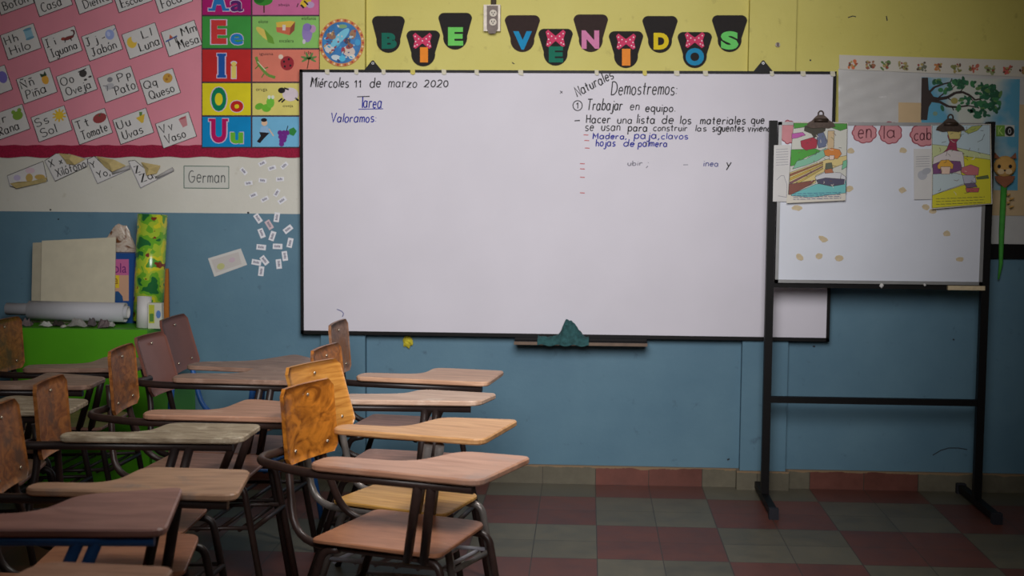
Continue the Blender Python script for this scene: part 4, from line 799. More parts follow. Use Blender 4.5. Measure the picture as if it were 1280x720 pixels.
pg([(385, 265), (440, 250), (495, 260), (510, 290), (480, 325), (430, 310), (395, 300)], (214, 130, 50), 3.0)
pg([(425, 300), (460, 300), (455, 330), (425, 330)], (230, 206, 190), 3.2)
pg([(520, 340), (548, 330), (545, 380), (510, 400)], (120, 190, 150), 2.6)
for k in range(46):
    (ux0, ux1, uy0, uy1), ZZ = (150, 530, 90, 540), Z5; cx, cy, an, ln = rnd.uniform(ux0+25, ux1-25), rnd.uniform(uy0, uy1), rnd.uniform(0, 6.28), rnd.uniform(5, 16)
    q.line(ZZ([(cx-ln*math.cos(an), cy-ln*math.sin(an)), (cx+3, cy+2), (cx+ln*math.cos(an+.5), cy+ln*math.sin(an+.5))]), .5, pc(*rnd.choice(((60, 52, 56), (60, 52, 56), (110, 70, 50), (226, 220, 206), (80, 110, 60)))), 3.9)
q.build('printed_scene', t)
q = Ink(f)
for k in range(4):
    x = 0.0
    while x < 1:
        l = .05+rnd.random()*.08; a = 175+330*x; b = min(175+330*(x+l), 505); q.line(Z5([(a, 566+k*13-10*x), (b, 566+k*13-10*x)]), .7, pc(70, 76, 130) if k else pc(60, 90, 140), 3.4); x += l+.02
q.build('printed_text', t)
Z8 = lambda P: [(940+x/3.765, 130+y/3.765) for x, y in P]
t, f = page('white sheet under the yellow storybook page on the easel', [(1142, 186), (1168, 186), (1168, 249), (1142.5, 249.5)], YG, .002, 'paper_sheet', WHITE)
q = Ink(f); q.ell(1153, 219, 6, 6, pc(180, 182, 190), 1.6); q.ell(1158, 214, 6, 4, pc(170, 172, 180), 1.9, -20)
for k in range(5): q.line([(1145, 196+k*3), (1162, 195.5+k*3)], .5, INKF, 1.6)
q.build('faint_print', t)
t, f = page('yellow storybook page with a red tree and blond child, clipped on the easel', [(1164.4, 156), (1238.5, 155), (1240.5, 255), (1164.5, 261.5)], YG-.003, .02, 'storybook_page', mat('page paper', (216, 210, 196), .5))
q = Ink(f)
def pg(P, c, h, Z=Z8): q.poly(Z(P), pc(*c), h); Q = Z(P); q.line(Q+[Q[0]], .45, pc(60, 52, 56), h+.08)
pg([(848, 100), (1120, 98), (1122, 300), (848, 290)], (186, 206, 214), 1.2)
pg([(848, 190), (940, 200), (1122, 240), (1124, 300), (848, 300)], (196, 206, 150), 1.4)
pg([(960, 240), (1122, 262), (1126, 468), (848, 490), (848, 430), (1000, 380)], (214, 206, 40), 1.7)
pg([(925, 130), (980, 130), (985, 150), (962, 180), (965, 215), (1000, 235), (900, 240), (880, 245), (915, 215), (930, 180), (920, 150)], (150, 44, 76), 2.0)
pg([(918, 128), (985, 128), (978, 165), (930, 165)], (206, 190, 120), 2.3)
pg([(855, 250), (930, 215), (990, 225), (996, 250), (1000, 300), (960, 320), (860, 330), (850, 290)], (216, 206, 206), 2.5)
pg([(850, 285), (900, 265), (980, 270), (990, 310), (940, 325), (852, 330)], (120, 70, 120), 2.8)
pg([(872, 290), (890, 265), (925, 262), (948, 285), (945, 305), (875, 305)], (226, 170, 60), 3.1)
pg([(888, 295), (935, 295), (930, 330), (892, 330)], (230, 200, 180), 3.3)
pg([(850, 330), (960, 325), (1010, 340), (1000, 375), (900, 410), (850, 430)], (190, 206, 210), 3.0)
pg([(985, 300), (1030, 285), (1068, 300), (1065, 335), (1010, 335), (985, 320)], (196, 110, 116), 3.2)
pg([(990, 335), (1050, 335), (1055, 370), (1000, 380)], (180, 180, 196), 3.4)
pg([(1000, 375), (1050, 372), (1060, 390), (1010, 395)], (110, 90, 120), 3.6)
pg([(1005, 395), (1070, 395), (1065, 415), (1010, 415)], (190, 90, 90), 3.4)
pg([(1055, 345), (1110, 335), (1115, 350), (1060, 355)], (90, 110, 60), 2.6)
pg([(1085, 100), (1035, 105), (1000, 130), (1020, 140), (1060, 125)], (170, 180, 90), 2.2)
for k in range(46):
    (ux0, ux1, uy0, uy1), ZZ = (855, 1115, 110, 420), Z8; cx, cy, an, ln = rnd.uniform(ux0+25, ux1-25), rnd.uniform(uy0, uy1), rnd.uniform(0, 6.28), rnd.uniform(5, 16)
    q.line(ZZ([(cx-ln*math.cos(an), cy-ln*math.sin(an)), (cx+3, cy+2), (cx+ln*math.cos(an+.5), cy+ln*math.sin(an+.5))]), .5, pc(*rnd.choice(((60, 52, 56), (60, 52, 56), (110, 70, 50), (226, 220, 206), (80, 110, 60)))), 3.9)
q.build('printed_scene', t)
q = Ink(f)
for k in range(3):
    x = 0.0
    while x < 1:
        l = .05+rnd.random()*.08; a = 866+230*x; b = min(866+230*(x+l), 1096); q.line(Z8([(a, 446+k*13-9*x), (b, 446+k*13-9*x)]), .7, pc(110, 110, 50), 3.4); x += l+.02
q.build('printed_text', t)
def clip(px, py, label):
    m = mat('bronze clip', (74, 60, 52), .45, .25, 60, metal=.4); t = thing('page_clip', label, 'clip', WP(px, py, YG-.015), group='large clips on the easel')
    for side, y0 in ((0, YG-.012), (1, YE+.004)):
        q = Ink(wallf(y0)); P = [(px+dx*1.22, py+dy) for dx, dy in ((-15, 10.5), (-13.5, 6.5), (-9, 3), (-6, -1), (-3, -4), (3, -4), (6, -1), (9, 3), (13.5, 6.5), (15, 10.5), (8, 13), (0, 12), (-8, 13))]
        q.sheet(P, 0, 7, m); q.build('jaw', t)
    q = MB(); c = WP(px, py-5, YG-.01); q.tube([(c.x+.011*math.cos(2*math.pi*k/14), YG-.012, c.z+.013*math.sin(2*math.pi*k/14)) for k in range(15)], .0035, m, 8); q.build('hanging_ring', t)
    q = MB(); a = WP(px-7, py+4, 0); b = WP(px+7, py+4, 0); c = WP(px, py+3, YG-.012); q.tube([(c.x-.03, YG-.02, c.z), (c.x+.03, YG-.02, c.z)], .008, m, 10); q.tube([(c.x, YG-.018, c.z), (c.x, YE+.002, c.z+.02)], .006, m, 8); q.build('spring', t)
clip(1026, 147.5, 'bronze clip over the page with the green hill'); clip(1188, 152, 'bronze clip over the yellow storybook page')
BITS = [(1063.5, 189, 'tape scrap at the upper edge of the green-hill page'), (1061.5, 236, 'tape scrap low beside the green-hill page edge'), (996, 260, 'tape scrap directly below the green-hill page'), (1128.5, 188, 'tape scrap below the cloud cards in the board middle'), (1128, 237.6, 'tape scrap in the middle of the easel board'),
        (1157, 259, 'greyish tape scrap under the white sheet'), (1166, 264, 'tape scrap under the yellow page corner'), (1183.8, 292, 'tape scrap below the yellow page'), (1199.5, 324, 'lowest tape scrap under the yellow page'), (1028.5, 298.5, 'long tape scrap above the row of three'),
        (999, 321.5, 'first tape scrap in the low row of three'), (1024.5, 320, 'middle tape scrap in the low row of three'), (1049, 323, 'last tape scrap in the low row of three')]
for i, (px, py, lab) in enumerate(BITS):
    q = Ink(wallf(YF)); a = rnd.random()*3; P = [(px+(6.2 if i in (9, 2) else 4.8)*math.cos(a*.1+k*.785)*(.75+.5*rnd.random()), py+3.8*math.sin(a*.1+k*.785)*(.7+.5*rnd.random())+ (1.6*math.cos(k*.785) if i in (9, 10) else 0)) for k in range(8)]
    q.sheet(P, 0, 2.5, TAN); tag(q.build('tape_scrap'), 'tan '+lab, 'tape', 'tape scraps on the easel board')
for px, py, lab in ((1102, 357, 'larger white paper crumb on the easel rail'), (1156, 356, 'smaller white paper crumb on the easel rail')):
    q = MB(); p = WP(px, py, YE-.034); q.ball(p, .009 if px < 1150 else .006, .006, .009 if px < 1150 else .006, WHITE, 8, 6, .6); tag(q.build('paper_crumb'), lab, 'scrap')
q = MB(); a = WP(1185, 357, YE-.03); b = WP(1231, 363, YE-.03); q.box((a.x, YE-.033, b.z), (b.x, YE-.0155, a.z), TAN); tag(q.build('tape_strip'), 'tan tape strip wrapped along the easel board bottom rail', 'tape')

# ------------------------------------------------------------------ green cabinet and the things on it
GRN = mat('green paint', (84, 166, 20), .5, .06, 6)
gx0, gx1, gy0, gy1, gz = -2.40, -1.775, -.45, -.03, .751
gc = thing('green_cabinet', 'low bright green cabinet against the wall behind the desks', 'cabinet', ((gx0+gx1)/2, (gy0+gy1)/2, 0))
q = MB(); q.box((gx0, gy0+.018, .05), (gx0+.018, gy1, gz-.001), GRN); q.box((gx1-.018, gy0+.018, .05), (gx1, gy1, gz-.001), GRN); q.box((gx0+.018, gy1-.012, .05), (gx1-.018, gy1, gz), GRN); q.build('carcass', gc)
q = MB(); q.box((gx0+.018, gy0+.018, gz-.022), (gx1-.018, gy1-.012, gz), GRN); q.build('top_board', gc)
q = MB(); q.box((gx0, gy0, .05), (gx1, gy0+.018, gz+.004), GRN); q.build('front_panel', gc)
LGR = mat('lighter green paint', (96, 176, 66), .5, .06, 6); q = MB(); q.box((-1.765, -.44, 0), (-1.68, -.43, .47), LGR); q.box((-1.765, -.06, 0), (-1.68, -.05, .47), LGR); q.box((-1.765, -.43, 0), (-1.755, -.06, .47), LGR); q.box((-1.69, -.43, 0), (-1.68, -.06, .47), LGR); q.box((-1.755, -.43, 0), (-1.69, -.06, .02), LGR)
tag(q.build('storage_bin'), 'lower light green open bin at the end of the green cabinet', 'bin')
q = MB(); q.box((gx0+.03, gy0+.05, 0), (gx1-.03, gy1, .05), BLACK); q.build('plinth', gc)
CARD = mat('old cardboard', (206, 198, 174), .8, .05, 18); CARD2 = mat('cardboard edge', (180, 172, 150), .8, .06, 18)
def leaning(name, label, P, y0, y1, m, th=.005):
    """sheet standing on the cabinet top, leaning back from y0 at its foot to y1 at its top"""
    (ax, ay), (bx, by) = P; a = WP(ax, ay, y0); b = WP(bx, by, y0); q = MB()
    q.prism([(a.x, y0, gz), (b.x, y0, gz), (b.x, y1, b.z), (a.x, y1, a.z)], (0, th, 0), m)
    return tag(q.build(name), label, 'cardboard')
leaning('cardboard_sheet', 'large cream cardboard sheet standing on the green cabinet', ((48, 301.5), (141, 297)), -.205, -.165, CARD)
leaning('cardboard_sheet', 'narrow cardboard sheet peeking out behind the large cream one', ((36.5, 304), (60, 303)), -.185, -.145, CARD2)
bb = thing('blue_box', 'blue box with pink and yellow labels behind the cream cardboard', 'box', (-2.0, -.1, gz))
BLU = mat('blue box card', (22, 74, 140), .5, .05, 10)
a = WP(112, 316, -.16); b = WP(168.5, 316, -.16)
q = MB(); q.box((a.x, -.155, gz), (b.x, -.065, a.z), BLU); q.build('box_body', bb)
q = Ink(wallf(-.1555)); q.rect(122, 324, 161, 344, pc(196, 100, 150), .5); q.rect(122, 344, 161, 376, pc(206, 160, 130), .5); q.rect(138, 344, 149, 360, pc(226, 196, 40), 1); q.poly([(125, 376), (125, 366), (148, 364), (153, 370), (154, 376)], pc(30, 80, 130), 1); q.build('label_panel', bb)
q = Ink(wallf(-.1555)); q.text('ola', 142, 329, 158, 341, pc(110, 30, 110), 1.6); q.text('a', 143, 348, 147.5, 355, pc(140, 90, 30), 1.6); q.build('lettering', bb)
def bag():
    m = bpy.data.materials.new('crinkled bag'); m.use_nodes = True; N = m.node_tree.nodes; L = m.node_tree.links; b = N['Principled BSDF']; b.inputs['Roughness'].default_value = .3
    tc = N.new('ShaderNodeTexCoord'); n = N.new('ShaderNodeTexNoise'); n.inputs['Scale'].default_value = 16; n.inputs['Detail'].default_value = 4; n.inputs['Distortion'].default_value = 1.5
    cr = N.new('ShaderNodeValToRGB'); e = cr.color_ramp.elements; e[0].position = .4; e[0].color = col(110, 66, 36); e[1].position = .5; e[1].color = col(200, 186, 170); x = e.new(.62); x.color = col(176, 150, 130)
    L.new(tc.outputs['Object'], n.inputs['Vector']); L.new(n.outputs['Fac'], cr.inputs[0]); L.new(cr.outputs[0], b.inputs['Base Color'])
    q = MB(); c = WP(148, 300, -.06); top = WP(148, 283, -.06).z; h = top-gz
    q.ball((c.x-.005, -.036, gz+h/2), .1, .022, h/2, m, 26, 18, .16)
    return tag(q.build('plastic_bag'), 'crinkled brown and white plastic bag behind the blue box', 'bag')
bag()
def rollmat():
    m = bpy.data.materials.new('printed sheet'); m.use_nodes = True; N = m.node_tree.nodes; L = m.node_tree.links; b = N['Principled BSDF']; b.inputs['Roughness'].default_value = .2
    tc = N.new('ShaderNodeTexCoord'); n = N.new('ShaderNodeTexNoise'); n.inputs['Scale'].default_value = 11; n.inputs['Detail'].default_value = 2.5
    cr = N.new('ShaderNodeValToRGB'); cr.color_ramp.interpolation = 'CONSTANT'; e = cr.color_ramp.elements
    e[0].position = 0; e[0].color = col(40, 110, 60); e[1].position = .40; e[1].color = col(110, 176, 50)
    for p, c in ((.47, (170, 200, 60)), (.54, (214, 210, 50)), (.60, (90, 160, 60)), (.67, (180, 206, 190))): x = e.new(p); x.color = col(*c)
    n2 = N.new('ShaderNodeTexNoise'); n2.inputs['Scale'].default_value = 24; c2 = N.new('ShaderNodeValToRGB'); c2.color_ramp.interpolation = 'CONSTANT'; c2.color_ramp.elements[0].color = (0, 0, 0, 1); c2.color_ramp.elements[1].position = .64; c2.color_ramp.elements[1].color = (1, 1, 1, 1)
    mx = N.new('ShaderNodeMix'); mx.data_type = 'RGBA'; mx.inputs[7].default_value = col(130, 60, 40)
    L.new(tc.outputs['Object'], n.inputs['Vector']); L.new(tc.outputs['Object'], n2.inputs['Vector']); L.new(n.outputs['Fac'], cr.inputs[0]); L.new(n2.outputs['Fac'], c2.inputs[0]); L.new(c2.outputs[0], mx.inputs[0]); L.new(cr.outputs[0], mx.inputs[6]); L.new(mx.outputs[2], b.inputs['Base Color'])
    return m
def rolled(q, p0, p1, r, m, inner=None, turns=1.6, th=.0015):
    """a rolled sheet: a spiral wall between two ends"""
    p0, p1 = Vector(p0), Vector(p1); t = (p1-p0).normalized(); u = t.orthogonal().normalized(); v = t.cross(u); n = int(40*turns); vs = []
    for k in range(n+1):
        a = 2*math.pi*turns*k/n; rr = r*(1-.10*k/n*turns)
        for rad in (rr, rr-th):
            for p in (p0, p1): vs.append(p+u*rad*math.cos(a)+v*rad*math.sin(a))
    fo, fi, fe = [], [], []
    for k in range(n):
        b = 4*k; c = b+4; fo.append((b, c, c+1, b+1)); fi.append((b+2, b+3, c+3, c+2)); fe += [(b, b+2, c+2, c), (b+1, c+1, c+3, b+3)]
    q.add(vs, fo, m, True); q.add(vs, fi, inner or m, True); q.add(vs, fe+[(0, 1, 3, 2), (4*n, 4*n+2, 4*n+3, 4*n+1)], inner or m)
q = MB(); a = WP(186, 412, -.21); b = WP(192.5, 268, -.17); rolled(q, (a.x, -.215, gz+.018), (b.x, -.185, b.z), .073, rollmat(), WHITE, 1.3)
tag(q.build('poster_roll'), 'tall rolled poster with green and yellow print on the cabinet', 'roll')
q = MB(); a = WP(179, 412, -.33); b = WP(180, 371, -.33); rolled(q, (a.x, -.325, gz), (b.x, -.32, b.z), .034, WHITE, WHITE, 2); tag(q.build('paper_roll'), 'short white paper roll standing before the green printed roll', 'roll')
t = thing('drink_packet', 'small yellow and white packet before the green printed roll', 'packet', (WP(193, 405, -.36).x, -.36, gz))
a = WP(185, 407, -.365); b = WP(202, 379, -.365)
q = MB(); q.box((a.x, -.365, gz), (b.x, -.335, b.z), pc(206, 206, 190)); q.build('packet_body', t)
q = Ink(wallf(-.3655)); q.rect(186, 381, 193, 404, pc(190, 196, 60), .5); q.ell(198, 393, 3, 5, pc(90, 130, 190), .8); q.rect(187, 392, 192, 402, pc(90, 140, 60), 1); q.build('printed_panel', t)
q = MB(); a = WP(200, 336, -.11); b = WP(212.5, 336, -.11); q.box((a.x-.04, -.100, gz), (b.x-.012, -.086, a.z), mat('orange folder card', (176, 104, 30), .6)); tag(q.build('orange_folder'), 'orange folder edge behind the green printed roll', 'folder')
# white rolls lying down
q = MB(); yr = -.27; a = WP(37, 389, yr); b = WP(157, 391, yr); rolled(q, (a.x, yr, gz+.064), (b.x, yr, gz+.06), .046, mat('white roll paper', (200, 200, 206), .6, .03, 8), WHITE, 1.5); tag(q.build('paper_roll'), 'thick white paper roll lying on the green cabinet', 'roll')
q = MB(); a = WP(8.5, 386, yr); b = WP(160.5, 389, yr); rolled(q, (a.x, yr, gz+.07), (b.x, yr, gz+.062), .029, mat('white roll paper', (200, 200, 206), .6, .03, 8), WHITE, 1.5)
tag(q.build('paper_roll'), 'thinner white roll sticking out of the thick lying roll', 'roll')
for px, py, rx, rz, c, lab in ((56, 407, .026, .014, (190, 190, 186), 'squarish white scrap near the lying roll end'), (96, 406, .045, .02, (150, 148, 144), 'long grey crumpled scrap under the lying roll'), (80, 410, .012, .006, (200, 198, 190), 'tiny white scrap at the cabinet edge'), (130, 404, .03, .02, (110, 96, 98), 'dark crumpled scrap under the lying roll'),
                               (137, 408, .022, .015, (166, 164, 162), 'pale scrap near the blue box'), (69, 404, .03, .014, (60, 54, 50), 'dark scrap between two white ones'), (113, 401, .02, .022, (96, 88, 90), 'dark upright scrap in the middle of the clutter'), (32, 402, .025, .02, (110, 96, 80), 'brown scrap below the roll end by the chair')):
    q = MB(); p = WP(px, py, -.37); rg = random.Random(px); yy = -.37+.008*(px % 5); n = 9; m = mat('scrap %d' % c[0], c, .8, .2, 50)
    rim = [(p.x+rx*1.15*math.cos(2*math.pi*k/n)*rg.uniform(.8, 1.1), yy+.03*math.sin(2*math.pi*k/n)*rg.uniform(.8, 1.1), gz+.002+rg.uniform(0, .7)*rz) for k in range(n)]
    top = [(p.x+rx*.55*math.cos(2*math.pi*k/n+.3), yy+.014*math.sin(2*math.pi*k/n+.3), gz+.002+rz*rg.uniform(1.1, 2.1)) for k in range(n)]
    q.add(rim+top+[(p.x, yy, gz+rz*1.3), (p.x, yy, gz+.001)], [(k, (k+1) % n, n+(k+1) % n, n+k) for k in range(n)]+[(n+k, n+(k+1) % n, 2*n) for k in range(n)]+[((k+1) % n, k, 2*n+1) for k in range(n)], m); tag(q.build('paper_scrap'), lab+' on the green cabinet', 'scrap', 'paper scraps on the green cabinet')

# ------------------------------------------------------------------ tablet-arm chairs
HS = .446
def rounded(P, r, n=4):
    out = []
    for i in range(len(P)):
        a, b, c = Vector(P[i-1]), Vector(P[i]), Vector(P[(i+1) % len(P)]); rr = r[i] if isinstance(r, (list, tuple)) else r
        d = min(rr, (a-b).length*.45, (c-b).length*.45); p0 = b+(a-b).normalized()*d; p2 = b+(c-b).normalized()*d
        for k in range(n+1):
            t = k/n; out.append(tuple(p0*(1-t)**2+b*2*t*(1-t)+p2*t*t))
    return out
SCREW = mat('screw head', (206, 196, 176), .25, metal=.9)
def chair(label, pose, tab, ht, bk, mb, mt, ms, mf, mrack=None, near=.188, turn=None):
    t = thing('tablet_arm_chair', label, 'school chair', (pose[0], pose[1], 0), pose[2], 'tablet-arm school chairs')
    P0, P1, P2, P3, P4 = tab; bx, by, ba, bt, bw = bk; hw = .145+bw
    # seat
    q = MB(); q.slab(rounded([(-.123, -near), (.274, -near), (.245, .188), (-.123, .188)], [.02, .035, .05, .03]), HS-.013, HS, ms); q.build('seat', t, True)
    # backrest: gently curved plywood
    q = MB(); nx, nz = 14, 10; vs = []; zb, ztop = .631, .847; rc = .02
    for side in (0, 1):
        for j in range(nz+1):
            for i in range(nx+1):
                u = -1+2*i/nx; v = j/nz; yy = u*hw
                e = max(0, abs(yy)-(hw-rc)); ins = rc-math.sqrt(max(0, rc*rc-e*e))
                zz = zb+ins+(ztop-zb-2*ins)*v
                xb = -.203+(-.032+bt)*(zz-zb)/(ztop-zb)+.012*(1-u*u)*-1+.012
                x = xb+bx-side*.012; vs.append((x*1-yy*math.sin(ba), yy*math.cos(ba)+by, zz))
    N1 = (nx+1)*(nz+1); f = []
    for j in range(nz):
        for i in range(nx):
            a = j*(nx+1)+i; f += [(a, a+1, a+nx+2, a+nx+1), (N1+a+1, N1+a, N1+a+nx+1, N1+a+nx+2)]
    rim = [i for i in range(nx+1)]+[j*(nx+1)+nx for j in range(1, nz+1)]+[nz*(nx+1)+i for i in range(nx-1, -1, -1)]+[j*(nx+1) for j in range(nz-1, 0, -1)]
    q.add(vs, f, mb, True); q.add(vs, [(rim[k-1], rim[k], N1+rim[k], N1+rim[k-1]) for k in range(len(rim))], mb)
    br = q.build('backrest', t, True)
    for yy, zz in ((-.085, .665), (.085, .665), (0, .815)):
        q = MB(); x = -.203+(-.032+bt)*(zz-zb)/(ztop-zb)+bx+.006; c = Vector((x-yy*math.sin(ba), yy*math.cos(ba)+by, zz)); q.ball(c, .004, .006, .006, SCREW, 8, 5); q.build('screw', br, True)
    # writing tablet
    rear = Vector(P0); w4 = Vector(P4); arm = (Vector(P1)-rear).normalized(); nrm = Vector((-arm.y, arm.x)); aw = max(.075, min(.12, (w4-rear).dot(nrm)*.85))
    far0 = rear+nrm*aw
    mid = Vector(P3)+(w4-Vector(P3))*.5
    poly = [tuple(rear), tuple(P1), tuple(P2), tuple(P3), tuple(w4), tuple(far0)]
    q = MB(); q.slab(rounded(poly, [.04, .045, .03, .05, .07, .045], 5), ht-.018, ht, mt, .004); q.build('writing_tablet', t, True)
    # frame
    z2 = ht-.031; s0 = rear+nrm*.028; s1 = Vector(P1)+nrm*.028-arm*.03
    q = MB(); ux, uy = -.222+bx, -.115+by
    if turn is not None:
        tp = s0+(s1-s0)*((turn-s0.x)/(s1.x-s0.x)); q.tube([(s1.x, s1.y, z2), (tp.x, tp.y, z2), (ux+.004, uy, z2)], .0125, mf, 10, .06)
    else: q.tube([(s1.x, s1.y, z2), (max(s0.x-.03, ux+.03), s0.y-.03*arm.y, z2), (ux-.008, (s0.y+uy)/2-.03, z2), (ux+.004, uy+.02, z2)], .0125, mf, 10, .075); q.build('tablet_bar', t, True)
    for s in (-1, 1):
        q = MB(); e = (near-.188) if s < 0 else 0    # a narrow seat pulls its rail in
        yb_ = s*(hw-.045); tx = lambda x, y: (x+bx-y*math.sin(ba), y*math.cos(ba)+by)
        q.tube([tx(-.222+(-.032+bt)*.45, yb_)+(.73,), tx(-.222, yb_)+(.62,), (-.205, s*(.14+e*.6), HS-.028), (.235, s*(.158+e), HS-.026)], .0115, mf, 10, .09); q.build('side_rail', t, True)
        q = MB(); q.tube([(.20, s*(.158+e), HS-.027), (.26, s*(.162+e), HS-.032), (.335, s*(.17+e), .0)], .0115, mf, 10, .05); lg = q.build('leg', t, True)
        q = MB(); q.tube([(-.05, s*(.155+e), HS-.03), (-.10, s*(.158+e), HS-.04), (-.24, s*(.17+e), 0)], .0115, mf, 10, .03); q.build('leg', t, True)
    for k in (0, 1):
        q = MB(); tt = .67+.08*k; p = s0+(s1-s0)*tt; q.tube([(p.x, p.y, z2), (.17+.05*k, -near+.018, HS-.03)], .0135, mf, 8, 0); q.build('strut', t, True)
    for x, z in ((.29, .27), (-.165, .24)):
        q = MB(); q.tube([(x, -near+.022, z), (x, .166, z)], .009, mf, 8); q.build('crossbar', t, True)
    for x in (-.08, .2):
        q = MB(); q.tube([(x, -near+.032, HS-.027), (x, .156, HS-.027)], .010, mf, 8); q.build('seat_bearer', t, True)
    q = MB()
    for y in (-near+.024, .164): q.tube([(-.165, y, .25), (.29, y, .275)], .007, mrack or mf, 8)
    for k in range(6): x = -.13+.075*k; q.tube([(x, -near+.024, .252+x*.055), (x, .164, .252+x*.055)], .007, mrack or mf, 8)
    o = q.build('book_rack', t, True)
    if mrack: o['label'] = 'pale grey wire book rack'
    return t
FD = mat('dark brown enamel', (58, 42, 38), .38, .2, 30, spec=.5); FG = mat('worn grey steel', (124, 118, 114), .3, .2, 30, metal=.3); FB = mat('blue enamel', (44, 98, 166), .4, .1, 30); FK = mat('black brown enamel', (42, 32, 30), .4, .2, 30)
RACK = mat('pale grey wire', (176, 176, 186), .35, .1, 30)
b_swirl = wood('varnished swirl', (206, 128, 44), (128, 72, 24), (120, 84, 70), .25, (14, 10, 16), 2.6, .66, 7)
b_grain = wood('varnished straight grain', (214, 150, 72), (168, 104, 40), (190, 160, 130), .3, (8, 6, 90), .6, .70, 10)
b_old = wood('varnished dark grain', (178, 110, 52), (112, 66, 32), (130, 96, 76), .35, (20, 20, 30), 1.6, .6, 10)
b_worn = wood('worn greyed backrest', (160, 122, 100), (120, 84, 62), (150, 96, 50), .5, (20, 30, 40), 1, .55, 9)
b_rust = wood('worn orange brown', (176, 112, 56), (120, 66, 30), (104, 72, 52), .45, (24, 18, 30), 1.8, .58, 13)
b_paint = mat('red brown paint', (124, 80, 70), .4, .08, 10)
t_pink = wood('pinkish tablet', (206, 158, 132), (178, 128, 102), (176, 144, 130), .33, (5, 30, 30), 1, .62, 8)
t_orange = wood('warm tan tablet', (216, 166, 114), (184, 132, 84), (196, 140, 112), .35, (5, 40, 40), .8, .68, 8)
t_pale = wood('pale worn tablet', (206, 176, 154), (176, 142, 120), (216, 196, 180), .4, (5, 40, 40), .8, .64, 9)
t_tan = wood('tan worn tablet', (210, 168, 138), (178, 134, 106), (216, 186, 160), .4, (5, 40, 40), .8, .66, 9)
t_brown = wood('greyed brown tablet', (162, 130, 112), (124, 96, 82), (180, 152, 136), .42, (5, 40, 40), 1, .62, 10)
t_rose = wood('rosy brown tablet', (196, 148, 122), (164, 120, 96), (206, 168, 146), .4, (5, 40, 40), .8, .66, 10)
t_grey = wood('weathered grey tablet', (178, 162, 138), (128, 112, 90), (196, 184, 160), .55, (6, 50, 50), 1.4, .6, 14)
t_worn = wood('stained tan tablet', (192, 152, 122), (156, 120, 96), (140, 124, 116), .4, (5, 30, 30), 1, .62, 7)
t_paint = wood('faded brown painted tablet', (162, 118, 108), (136, 96, 88), (182, 150, 136), .35, (5, 20, 20), 1, .68, 9)
s_pink = wood('pinkish brown seat', (184, 128, 96), (152, 100, 74), (196, 160, 136), .35, (6, 20, 20), 1, .68, 10)
s_yel = wood('yellow wood seat', (214, 166, 92), (180, 128, 60), (190, 140, 90), .35, (5, 50, 50), .8, .7, 8)
s_brn = wood('brown seat', (172, 128, 110), (140, 102, 86), (186, 150, 130), .4, (6, 30, 30), 1, .66, 9)
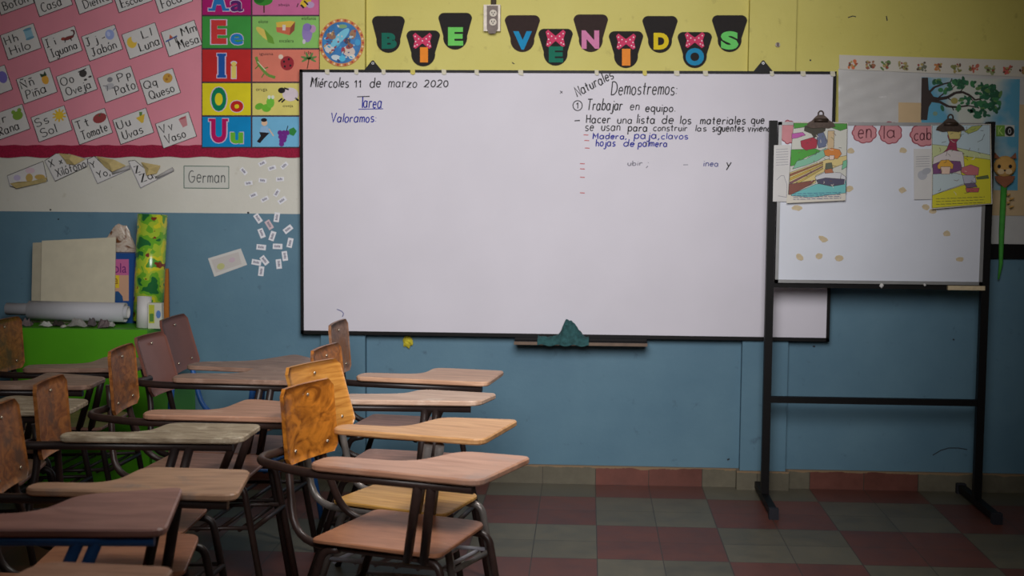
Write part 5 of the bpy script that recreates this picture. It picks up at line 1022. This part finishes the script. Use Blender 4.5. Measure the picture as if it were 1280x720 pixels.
CH = {
'A1': ('school chair farthest along the row under the whiteboard, worn greyish backrest', (-0.631, -0.932, -0.1677), [(-0.017, -0.357), (0.509, -0.364), (0.500, -0.049), (0.212, -0.039), (0.210, -0.227)], .687, (-0.007, 0.032, 0.119, 0.015, 0.007), b_worn, t_tan, s_brn, FK),
'A2': ('second school chair from the whiteboard wall with pale worn tablet', (-0.530, -1.653, -0.1585), [(-0.117, -0.240), (0.375, -0.149), (0.397, 0.035), (0.113, 0.054), (0.085, -0.054)], .697, (0.009, -0.029, 0.001, 0.009, -0.003), b_old, t_pale, s_brn, FK),
'A3': ('school chair with straight-grained orange backrest and yellow seat', (-0.454, -2.197, -0.4009), [(0.000, -0.299), (0.472, -0.241), (0.420, 0.098), (0.196, 0.026), (0.175, -0.178)], .713, (-0.018, 0.023, -0.007, -0.037, 0.002), b_grain, t_orange, s_yel, FG),
'A4': ('nearest school chair with swirl-grained orange backrest and pinkish tablet', (-0.404, -2.562, -0.3516), [(-0.015, -0.380), (0.473, -0.364), (0.479, -0.040), (0.276, -0.052), (0.218, -0.237)], .703, (-0.023, -0.016, -0.017, 0.013, -0.012), b_swirl, t_pink, s_pink, FD),
'B1': ('school chair with brown painted backrest and blue legs closest to the wall', (-1.297, -0.858, -0.2577), [(-0.024, -0.312), (0.435, -0.276), (0.435, -0.002), (0.221, 0.156), (0.160, -0.093)], .700, (-0.017, 0.029, 0.234, -0.038, 0.021), b_paint, t_brown, s_brn, FB),
'B2': ('school chair with brown painted backrest in front of the green cabinet corner', (-1.205, -1.399, -0.1176), [(-0.064, -0.269), (0.446, -0.234), (0.446, 0.031), (0.138, 0.056), (0.144, -0.103)], .728, (0.004, -0.007, 0.000, -0.034, -0.020), b_paint, t_brown, s_brn, FK),
'B3': ('school chair with scuffed orange-brown backrest beside two brown painted ones', (-1.204, -1.772, -0.0940), [(-0.012, -0.362), (0.498, -0.327), (0.498, -0.062), (0.217, 0.002), (0.203, -0.232)], .682, (-0.022, -0.004, 0.135, 0.017, -0.002), b_rust, t_rose, s_brn, FD),
'B4': ('school chair with weathered grey tablet and orange backrest', (-1.218, -2.526, -0.0703), [(-0.084, -0.136), (0.433, -0.076), (0.423, 0.145), (0.147, 0.127), (0.134, -0.032)], .711, (0.036, 0.016, 0.098, 0.017, -0.023), b_rust, t_grey, s_pink, FK),
'B5': ('school chair with stained tan tablet lying partly under a brown painted one', (-1.127, -2.879, 0.0987), [(-0.104, -0.259), (0.430, -0.331), (0.422, -0.045), (0.136, -0.003), (0.095, -0.194)], .678, (0.001, -0.046, -0.003, 0.004, -0.011), b_rust, t_worn, s_pink, FK),
'B6': ('school chair with faded brown painted tablet and blue frame, near the camera', (-1.219, -3.267, -0.0236), [(0.000, -0.348), (0.514, -0.297), (0.424, 0.096), (0.207, -0.010), (0.181, -0.183)], .700, (0, 0, 0, 0, 0), b_rust, t_paint, s_pink, FB),
'B7': ('school chair nearest the camera, only its tan tablet in view at the bottom', (-1.058, -3.846, -0.0215), [(-0.049, -0.305), (0.461, -0.261), (0.447, 0.020), (0.177, 0.034), (0.151, -0.148)], .699, (0, 0, 0, 0, 0), b_rust, t_rose, s_pink, FK),
'C1': ('school chair with dark orange backrest directly before the green cabinet', (-1.999, -0.952, -0.0517), [(0.020, -0.336), (0.445, -0.25), (0.42, 0.033), (0.194, 0.069), (0.209, -0.156)], .697, (-0.005, 0.006, 0.013, 0.020, 0.002), b_rust, t_brown, s_brn, FK),
'C2': ('school chair at the view edge, second back from the green cabinet', (-2.037, -1.409, -0.0274), [(-0.049, -0.294), (0.457, -0.248), (0.442, -0.037), (0.170, 0.058), (0.197, -0.162)], .697, (0, 0, 0, 0, 0), b_rust, t_brown, s_brn, FK),
'C3': ('school chair at the view edge, third back from the green cabinet', (-1.938, -1.946, 0.0681), [(-0.048, -0.321), (0.460, -0.262), (0.462, -0.046), (0.170, 0.032), (0.152, -0.163)], .699, (0, 0, 0, 0, 0), b_rust, t_grey, s_brn, FK),
}
for k, (lab, pose, tab, ht, bk, mb, mt, ms, mf) in CH.items():
    chair(lab, pose, tab, ht, bk, mb, mt, ms, mf, RACK if k in ('A3', 'A4') else None, {'A3': .108, 'B2': .168, 'B4': .132}.get(k, .188), {'A3': .12, 'B1': .12}.get(k))
